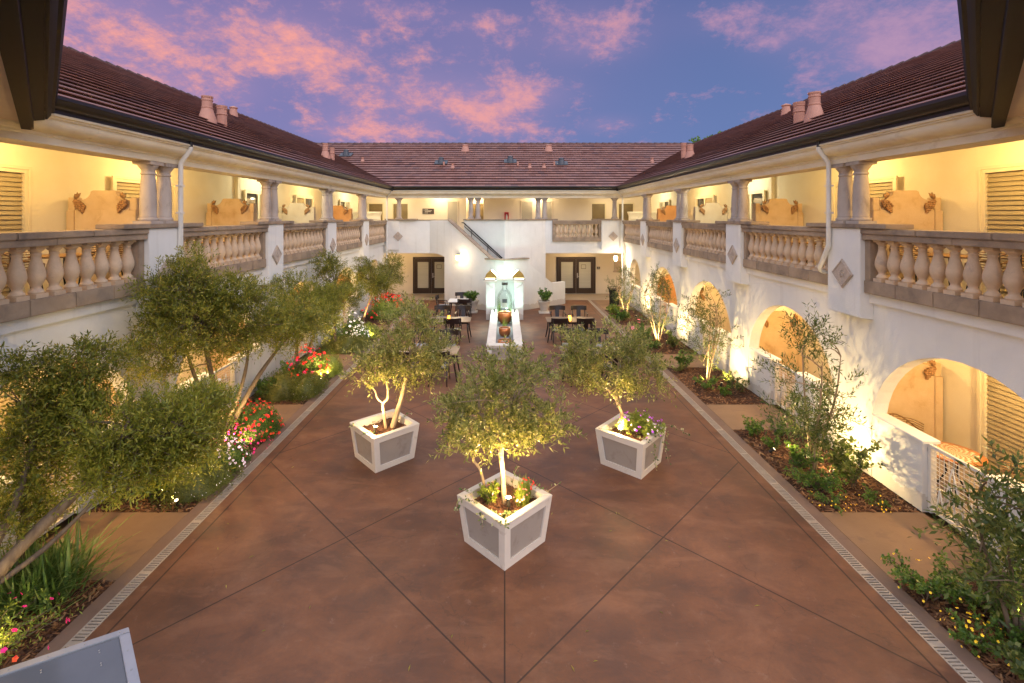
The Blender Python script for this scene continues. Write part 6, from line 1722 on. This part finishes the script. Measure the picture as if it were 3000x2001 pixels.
# ------------------------------------------------------------------ urns, bin, signs
for x, y, nm in ((-1.5, 22.25, 'beside the small white table'), (1.82, 22.15, 'below the low parapet of the stair')):
    t = thing('planter_urn', (x, y, 0), 'white urn with square foot ' + nm, 'urn', 'white urns at the stair')
    m = M().box(x - .24, x + .24, y - .24, y + .24, 0, .06); obj('foot', m, MT['urn'], t, bevel=.008)
    m = M().lathe([(.17, .06), (.16, .10), (.19, .16), (.23, .34), (.26, .46), (.30, .50), (.31, .56), (.27, .56), (.25, .50)], (x, y, 0), 24); obj('bowl', m, MT['urn'], t, smooth=2)
    shrub('potted_shrub', (x, y, .50), (.34, .34, .52), 'rounded leafy shrub growing in the white urn ' + nm, 'shrubs in the urns', 'boxleaf', 1000, .085, .03, 'loose', (), int(x * 10) + 150, 'shrub')
t = thing('litter_bin', (5.55, 24.3, 0), 'black slatted metal litter bin in the corner by the grey porch', 'bin')
m = M()
for k in range(22):
    a = 2 * PI * k / 22; q = lambda r, z: (5.55 + r * math.cos(a), 24.3 + r * math.sin(a), z)
    m.tube([q(.22, .02), q(.23, .55), q(.27, .76), q(.33, .84)], .014, 4)
obj('slat', m, MT['iron'], t, fix=False)
m = M().lathe([(.20, .03), (.215, .72), (.19, .72), (.18, .05)], (5.55, 24.3, 0), 20); obj('liner', m, MT['black'], t)
for z, r in ((.02, .235), (.5, .24), (.84, .335)):
    m = M(); m.tube([(5.55 + r * math.cos(2 * PI * k / 24), 24.3 + r * math.sin(2 * PI * k / 24), z) for k in range(25)], .014, 5, False); obj('hoop', m, MT['iron'], t, fix=False)
def text_bars(x0, z0, w, h, rows, y):
    """rows: (left, width, height fraction from top) – tiny unreadable lettering as separate strokes"""
    m = M(); pr = random.Random(4)
    for (a, b, c) in rows:
        x = x0 + a * w; end = x0 + b * w; z = z0 + h * (1 - c)
        while x < end:
            q = pr.uniform(.012, .03); m.box(x, min(x + q, end), y - .004, y - .001, z, z + h * .085); x += q + .008
    return m
yw = 26.9
x0, x1 = at(1238, 0, yw)[0], at(1272, 0, yw)[0]; z1, z0 = at(0, 611, yw)[2], at(0, 627, yw)[2]
t = thing('direction_sign', ((x0 + x1) / 2, yw - .03, z0), 'brown direction sign with small white lines of text under the gallery lamp', 'sign')
m = M().box(x0, x1, yw - .03, yw - .002, z0, z1); obj('board', m, MT['signbrown'], t, bevel=.003)
w, h = x1 - x0, z1 - z0
obj('lettering', text_bars(x0, z0, w, h, [(.10, .17, .22), (.22, .48, .22), (.10, .17, .46), (.22, .80, .44), (.22, .72, .62), (.10, .17, .86), (.22, .48, .86)], yw - .03), MT['signwhite'], t)
p = at(1753, 785, 27.6)
t = thing('room_sign', (p[0], 27.57, p[2]), 'small dark room sign with white marks beside the double doors', 'sign')
m = M().box(p[0] - .09, p[0] + .09, 27.575, 27.598, p[2] - .07, p[2] + .07); obj('plate', m, MT['signbrown'], t)
m = M().box(p[0] - .05, p[0] + .05, 27.571, 27.574, p[2] - .02, p[2] + .005); m.box(p[0] - .012, p[0] + .008, 27.571, 27.574, p[2] + .025, p[2] + .05); obj('lettering', m, MT['signwhite'], t)
p = at(1814, 780, 27.6)
t = thing('wall_relief', (p[0], 27.55, p[2] - .3), 'pale carved relief panel on the porch wall under the corner lamp', 'relief')
m = M().box(p[0] - .3, p[0] + .3, 27.53, 27.598, p[2] - .28, p[2] + .28); m.box(p[0] - .36, p[0] + .36, 27.5, 27.598, p[2] - .34, p[2] - .281); obj('slab', m, MT['medal'], t, bevel=.01)
m = M()
for k in range(7): m.ball((p[0] - .2 + .07 * k, 27.53, p[2] + .1 * math.sin(k * 1.7)), .05, 8, 6, (1, .5, 1))
obj('carving', m, MT['medal'], t, smooth=True)
p = at(1484, 632, yw)
t = thing('extinguisher_cabinet', (p[0], yw - .1, p[2] - .2), 'red fire extinguisher cabinet on the gallery wall above the stair', 'fire cabinet')
m = M(); a, b, c, d = p[0] - .12, p[0] + .12, p[2] - .24, p[2] + .2
m.box(a, a + .03, yw - .14, yw - .002, c, d); m.box(b - .03, b, yw - .14, yw - .002, c, d); m.box(a + .03, b - .03, yw - .14, yw - .002, d - .03, d); m.box(a + .03, b - .03, yw - .14, yw - .002, c, c + .03); m.box(a + .03, b - .03, yw - .02, yw - .003, c + .03, d - .03)
obj('case', m, MT['red'], t)
m = M().lathe([(.05, 0), (.055, .02), (.055, .2), (.03, .25), (.02, .29)], (p[0] + .01, yw - .08, c + .031), 12); obj('extinguisher', m, MT['signwhite'], t, smooth=True)

# ------------------------------------------------------------------ lamps
def sconce(p, label, power, ny=-1, grp='wall lamps of the back facade'):
    x, y, z = p
    t = thing('wall_lamp', p, label, 'wall lamp', grp)
    m = M().box(x - .07, x + .07, y - .03, y, z - .14, z + .14); obj('back_plate', m, MT['iron'], t)
    m = M().lathe([(.06, -.13), (.10, .0), (.10, .10), (.05, .15)], (x, y - .14, z), 14); obj('lamp_glass', m, MT['lampwarm'], t, smooth=True)
    m = M().lathe([(.12, .152), (.03, .21)], (x, y - .14, z), 14); m.box(x - .015, x + .015, y - .14, y - .03, z + .17, z + .19); obj('lamp_cap', m, MT['iron'], t)
    point('lamp', (x, y - .42, z + .02), power, PALE, .08, t)
def on_outer(u, v):
    # outer wall of the upper flight
    A = (-3.88, YF); B = (0, 22.03); k = (B[1] - A[1]) / (B[0] - A[0]); q = (u - VPU) / FPX
    Y = B[1] / (1 - k * q); return (q * Y, Y - .03, CAM_Z - (v - VPV) * Y / FPX)
sconce(on_outer(1342, 755), 'starry wall lamp on the stuccoed stair wall', 24)
sconce((5.72, YF - .002, 2.28), 'starry wall lamp in the corner above the litter bin', 55)
def ceiling_lamp(p, label, power, col=WARM):
    x, y, z = p
    t = thing('ceiling_lamp', p, label, 'ceiling lamp', 'ceiling lamps of galleries and patios')
    m = M().lathe([(.13, -.001), (.14, -.02), (.13, -.03)], p, 18); obj('canopy', m, MT['metal'], t, smooth=2)
    m = M().lathe([(.125, -.031), (.115, -.06), (.07, -.085), (.01, -.095)], p, 18); obj('lamp_glass', m, MT['lampwarm'], t, smooth=True)
    point('lamp', (x, y, z - .2), power, col, .09, t)
BW2 = ['first bay from the viewer', 'second bay from the viewer', 'third bay from the viewer', 'fourth bay from the viewer', 'corner bay']
LY = [7.1, 10.6, 15.6, 19.3, 24.2]
for s in (-1, 1):
    for i, y in enumerate(LY):
        col = ((1, .64, .22), (1, .66, .24), (.92, .86, .62), (1, .70, .32), (.95, .86, .60))[i]
        ceiling_lamp((s * 7.05, y, 5.738), 'round lamp under the gallery ceiling, %s of the %s' % (BW2[i], WN[s]), (88, 86, 68, 74, 62)[i], col)
        if i < 5: ceiling_lamp((s * 7.3, (ARCH[i][0]), 2.778), 'round lamp under the patio ceiling, %s of the %s' % (BW2[i], WN[s]), (200, 170, 150, 140, 80)[i] * (1 if s > 0 else 1.1), (1, .64, .25))
for x, y, z, p, nm in ((-3.55, 26.2, 5.738, 34, 'above the direction sign'), (-1.67, 27.5, 5.738, 30, 'in the door recess above the stair'), (1.9, 26.4, 5.738, 30, 'between the niche panels'), (-6.3, 26.6, 5.738, 40, 'at the corner beside the flower-bed wing'), (6.2, 26.4, 5.738, 34, 'at the corner beside the mulch-bed wing'),
                       ):
    ceiling_lamp((x, y, z), 'gallery lamp of the back wing ' + nm, p * 1.8, (1, .78, .46))
ceiling_lamp((-5.3, 25.9, 2.777), 'porch lamp over the double doors behind the slender olive', 40, (1, .66, .28))
ceiling_lamp((4.0, 26.2, 2.777), 'porch lamp over the double doors beside the room sign', 40, (1, .66, .28))
# uplights of the beds
GU = 'uplights in the beds'
for i, (x, y, tx, ty, tz, w, a, nm) in enumerate([
        (5.60, 8.15, 6.27, 8.55, 1.5, 75, 110, 'washing the floodlit wall beside the large arch'),
        (5.62, 12.45, 6.27, 12.7, 1.5, 75, 105, 'washing the wall between the second and third arches'),
        (5.62, 16.65, 6.27, 16.83, 1.5, 85, 100, 'washing the wall between the third and fourth arches'),
        (5.70, 20.85, 6.27, 20.97, 1.6, 110, 90, 'washing the wall near the back facade'),
        (4.98, 8.95, 6.0, 8.5, 1.0, 170, 105, 'lighting the dark tree in the second mulch bed'),
        (5.45, 8.75, 6.27, 7.6, .62, 60, 100, 'throwing the shadow of the tall shrub on the low wall'),
        (5.02, 12.6, 6.0, 12.9, 1.0, 190, 100, 'lighting the white stems in the third mulch bed'),
        (5.02, 16.5, 6.0, 16.9, 1.1, 190, 100, 'lighting the forked stems in the fourth mulch bed'),
        (5.05, 21.1, 6.0, 21.4, 1.2, 170, 100, 'lighting the small grey tree by the litter bin'),
        (5.5, 5.0, 5.6, 5.4, 1.4, 45, 105, 'at the foot of the corner tree')]):
    bedlamp((x, y, -.01), (tx, ty, tz), 'small black uplight ' + nm, w * 1.1, a + 12, (1, .70, .30), True, 'uplight', GU)
for i, (x, y, tx, ty, tz, w, a, nm) in enumerate([
        (-4.86, 8.95, -5.0, 9.3, .6, 12, 120, 'in the magenta petunias'),
        (-5.2, 8.95, -4.9, 9.0, 2.4, 60, 90, 'aimed into the crown of the biggest olive'),
        (-4.86, 13.15, -5.0, 13.6, .5, 12, 110, 'glaring on the clipped ball shrub'),
        (-4.88, 12.75, -5.1, 12.7, 2.2, 110, 80, 'aimed into the yellow-green olive'),
        (-4.86, 17.25, -5.0, 17.8, .4, 18, 110, 'glaring on the golden ball shrub'),
        (-5.1, 4.5, -5.3, 5.0, .4, 16, 120, 'in the red flowers of the bottom corner'),
        (-5.0, 7.32, -4.8, 6.5, 1.7, 40, 110, 'aimed into the leaning olive'),
        (-5.5, 18.9, -5.9, 19.2, 1.6, 60, 80, 'behind the white roses')]):
    bedlamp((x, y, -.01), (tx, ty, tz), 'small black uplight ' + nm, w * 3.2, a + 12, (1, .70, .28), True, 'uplight', GU)

# ================================================================== sky, sun, camera
def world():
    w = bpy.data.worlds.new('World'); scene.world = w; w.use_nodes = True
    nt = NT(w.node_tree); bg = w.node_tree.nodes['Background']
    d = nt.node('ShaderNodeTexCoord').outputs['Generated']
    sp = nt.node('ShaderNodeSeparateXYZ'); nt.link(d, sp.inputs[0]); x, y, z = sp.outputs
    az = nt.math('ARCTAN2', x, y); el = nt.math('ARCSINE', z)
    ea = nt.math('MAXIMUM', el, 0.0)
    # clear dusk sky: lavender to the left, blue to the right, paler near the horizon
    lo = nt.mix(nt.ramp(nt.math('MULTIPLY_ADD', az, .6, .5), [(.15, (0, 0, 0)), (.75, (1, 1, 1))]), (.20, .19, .40, 1), (.125, .185, .39, 1))
    hi = nt.mix(nt.ramp(nt.math('MULTIPLY_ADD', az, .6, .5), [(.15, (0, 0, 0)), (.75, (1, 1, 1))]), (.18, .155, .345, 1), (.095, .135, .315, 1))
    base = nt.mix(nt.ramp(ea, [(.12, (0, 0, 0)), (.42, (1, 1, 1))]), lo, hi)
    # cloud layer seen from below
    zz = nt.math('ADD', nt.math('MAXIMUM', z, 0.0), .42)
    cb = nt.node('ShaderNodeCombineXYZ')
    nt.link(nt.math('DIVIDE', x, zz), cb.inputs[0]); nt.link(nt.math('DIVIDE', y, zz), cb.inputs[1]); cb.inputs[2].default_value = 3.7
    n1 = nt.noise(cb.outputs[0], 7.5, 14, .70, .10)
    n2 = nt.noise(cb.outputs[0], 2.2, 4, .55, .3)
    F2 = 1129.0; cx, cy = 1158.5, 497.0
    blobs = [(250, 55, 160, 80, .82), (330, 150, 105, 60, .72), (450, 185, 70, 40, .45), (690, 85, 120, 50, .85), (560, 60, 90, 40, .45), (600, 130, 110, 40, .35), (930, 215, 150, 40, .85), (1200, 215, 95, 32, .7), (830, 285, 80, 30, .75), (900, 300, 60, 20, .4),
             (1140, 285, 85, 32, .75), (1050, 130, 160, 70, .3), (1330, 60, 120, 55, .65), (1380, 100, 60, 26, .4), (1400, 280, 45, 15, .55), (880, 10, 110, 26, .5), (1900, 45, 130, 50, .62), (2050, 105, 130, 60, .68), (2120, 60, 120, 60, .55), (1700, 25, 90, 35, .35), (2150, 150, 90, 40, .4), (1790, 88, 35, 14, .45), (980, 300, 30, 22, .4), (540, 205, 40, 30, .4), (170, 40, 90, 70, .6), (1110, 40, 60, 30, .25), (740, 300, 60, 20, .3)]
    tot = None
    for (u, v, su, sv, a) in blobs:
        A0 = math.atan((u - cx) / F2); E0 = math.atan((cy - v) / math.hypot(u - cx, F2))
        sa = su / F2 * math.cos(A0) ** 2; se = sv / F2 * math.cos(A0) * math.cos(E0) ** 2
        p = nt.math('MULTIPLY', nt.math('SUBTRACT', az, A0), 1 / sa); q = nt.math('MULTIPLY', nt.math('SUBTRACT', el, E0), 1 / se)
        r2 = nt.math('MULTIPLY_ADD', p, p, nt.math('MULTIPLY', q, q))
        g = nt.math('MULTIPLY', nt.math('EXPONENT', nt.math('MULTIPLY', r2, -.6)), a)
        tot = g if tot is None else nt.math('ADD', tot, g)
    tot = nt.math('MINIMUM', tot, 1.0)
    dens = nt.math('MULTIPLY_ADD', tot, .34, nt.math('MULTIPLY_ADD', n1, 1.55, nt.math('MULTIPLY_ADD', n2, .35, -.225)))
    dens = nt.math('MULTIPLY', dens, .5)
    cl = nt.ramp(dens, [(.405, (0, 0, 0)), (.45, (.30, .30, .30)), (.52, (.78, .78, .78)), (.64, (1, 1, 1))], 'LINEAR')
    warm = nt.ramp(nt.math('MULTIPLY_ADD', az, .8, .5), [(.1, (1, 1, 1)), (.65, (.55, .55, .55)), (.95, (.05, .05, .05))])
    ccol = nt.mix(warm, (.40, .25, .40, 1), (.88, .34, .26, 1))
    shade = nt.mix(nt.ramp(dens, [(.42, (0, 0, 0)), (.60, (1, 1, 1))]), (.36, .215, .37, 1), ccol)
    veil = nt.math('MULTIPLY', tot, nt.math('MULTIPLY_ADD', n2, .7, .05))
    base = nt.mix(veil, base, (.40, .25, .42, 1))
    sky = nt.mix(nt.math('MULTIPLY', cl, .9), base, shade)
    # the brighter twilight overhead and behind the viewer
    back = nt.ramp(nt.math('MULTIPLY_ADD', y, -.5, .5), [(.38, (0, 0, 0)), (.75, (1, 1, 1))])
    up = nt.ramp(ea, [(.50, (0, 0, 0)), (1.0, (1, 1, 1))])
    k = nt.math('MAXIMUM', back, up)
    sky = nt.mix(k, sky, (1.20, 1.27, 1.52, 1))
    nis = nt.node('ShaderNodeTexSky'); nis.sky_type = 'NISHITA'; nis.sun_disc = False
    nis.sun_elevation = math.radians(3); nis.sun_rotation = math.radians(215)
    dusk = nt.mix(.06, sky, nis.outputs[0])
    sky2 = nt.mix(k, sky, dusk)
    gnd = nt.math('LESS_THAN', z, -.02)
    sky2 = nt.mix(gnd, sky2, (.08, .07, .08, 1))
    nt.link(sky2, bg.inputs['Color']); bg.inputs['Strength'].default_value = 1.0
world()
sl = bpy.data.lights.new('sun', 'SUN'); sl.energy = .85; sl.angle = math.radians(25); sl.color = (1, .80, .74)
so = bpy.data.objects.new('sun', sl); COL.objects.link(so)
so.rotation_euler = Vector((-.55, .62, -.55)).to_track_quat('-Z', 'Y').to_euler()

cd = bpy.data.cameras.new('camera'); cam = bpy.data.objects.new('camera', cd); COL.objects.link(cam)
cam.location = (0, 0, CAM_Z); cam.rotation_euler = (PI / 2, 0, 0)
cd.sensor_width = 36; cd.lens = FPX / 3000 * 36
cd.shift_x = (1500 - VPU) / 3000; cd.shift_y = -(1000.5 - VPV) / 3000
cd.clip_start = .05; cd.clip_end = 2000
scene.camera = cam
scene.view_settings.view_transform = 'Standard'; scene.view_settings.look = 'None'
scene.view_settings.exposure = .25; scene.view_settings.gamma = 1
scene.render.engine = 'CYCLES'
cy = scene.cycles
cy.use_denoising = True; cy.max_bounces = 6; cy.diffuse_bounces = 4; cy.glossy_bounces = 3; cy.transparent_max_bounces = 8; cy.transmission_bounces = 4
cy.sample_clamp_indirect = 6; cy.caustics_reflective = False; cy.caustics_refractive = False
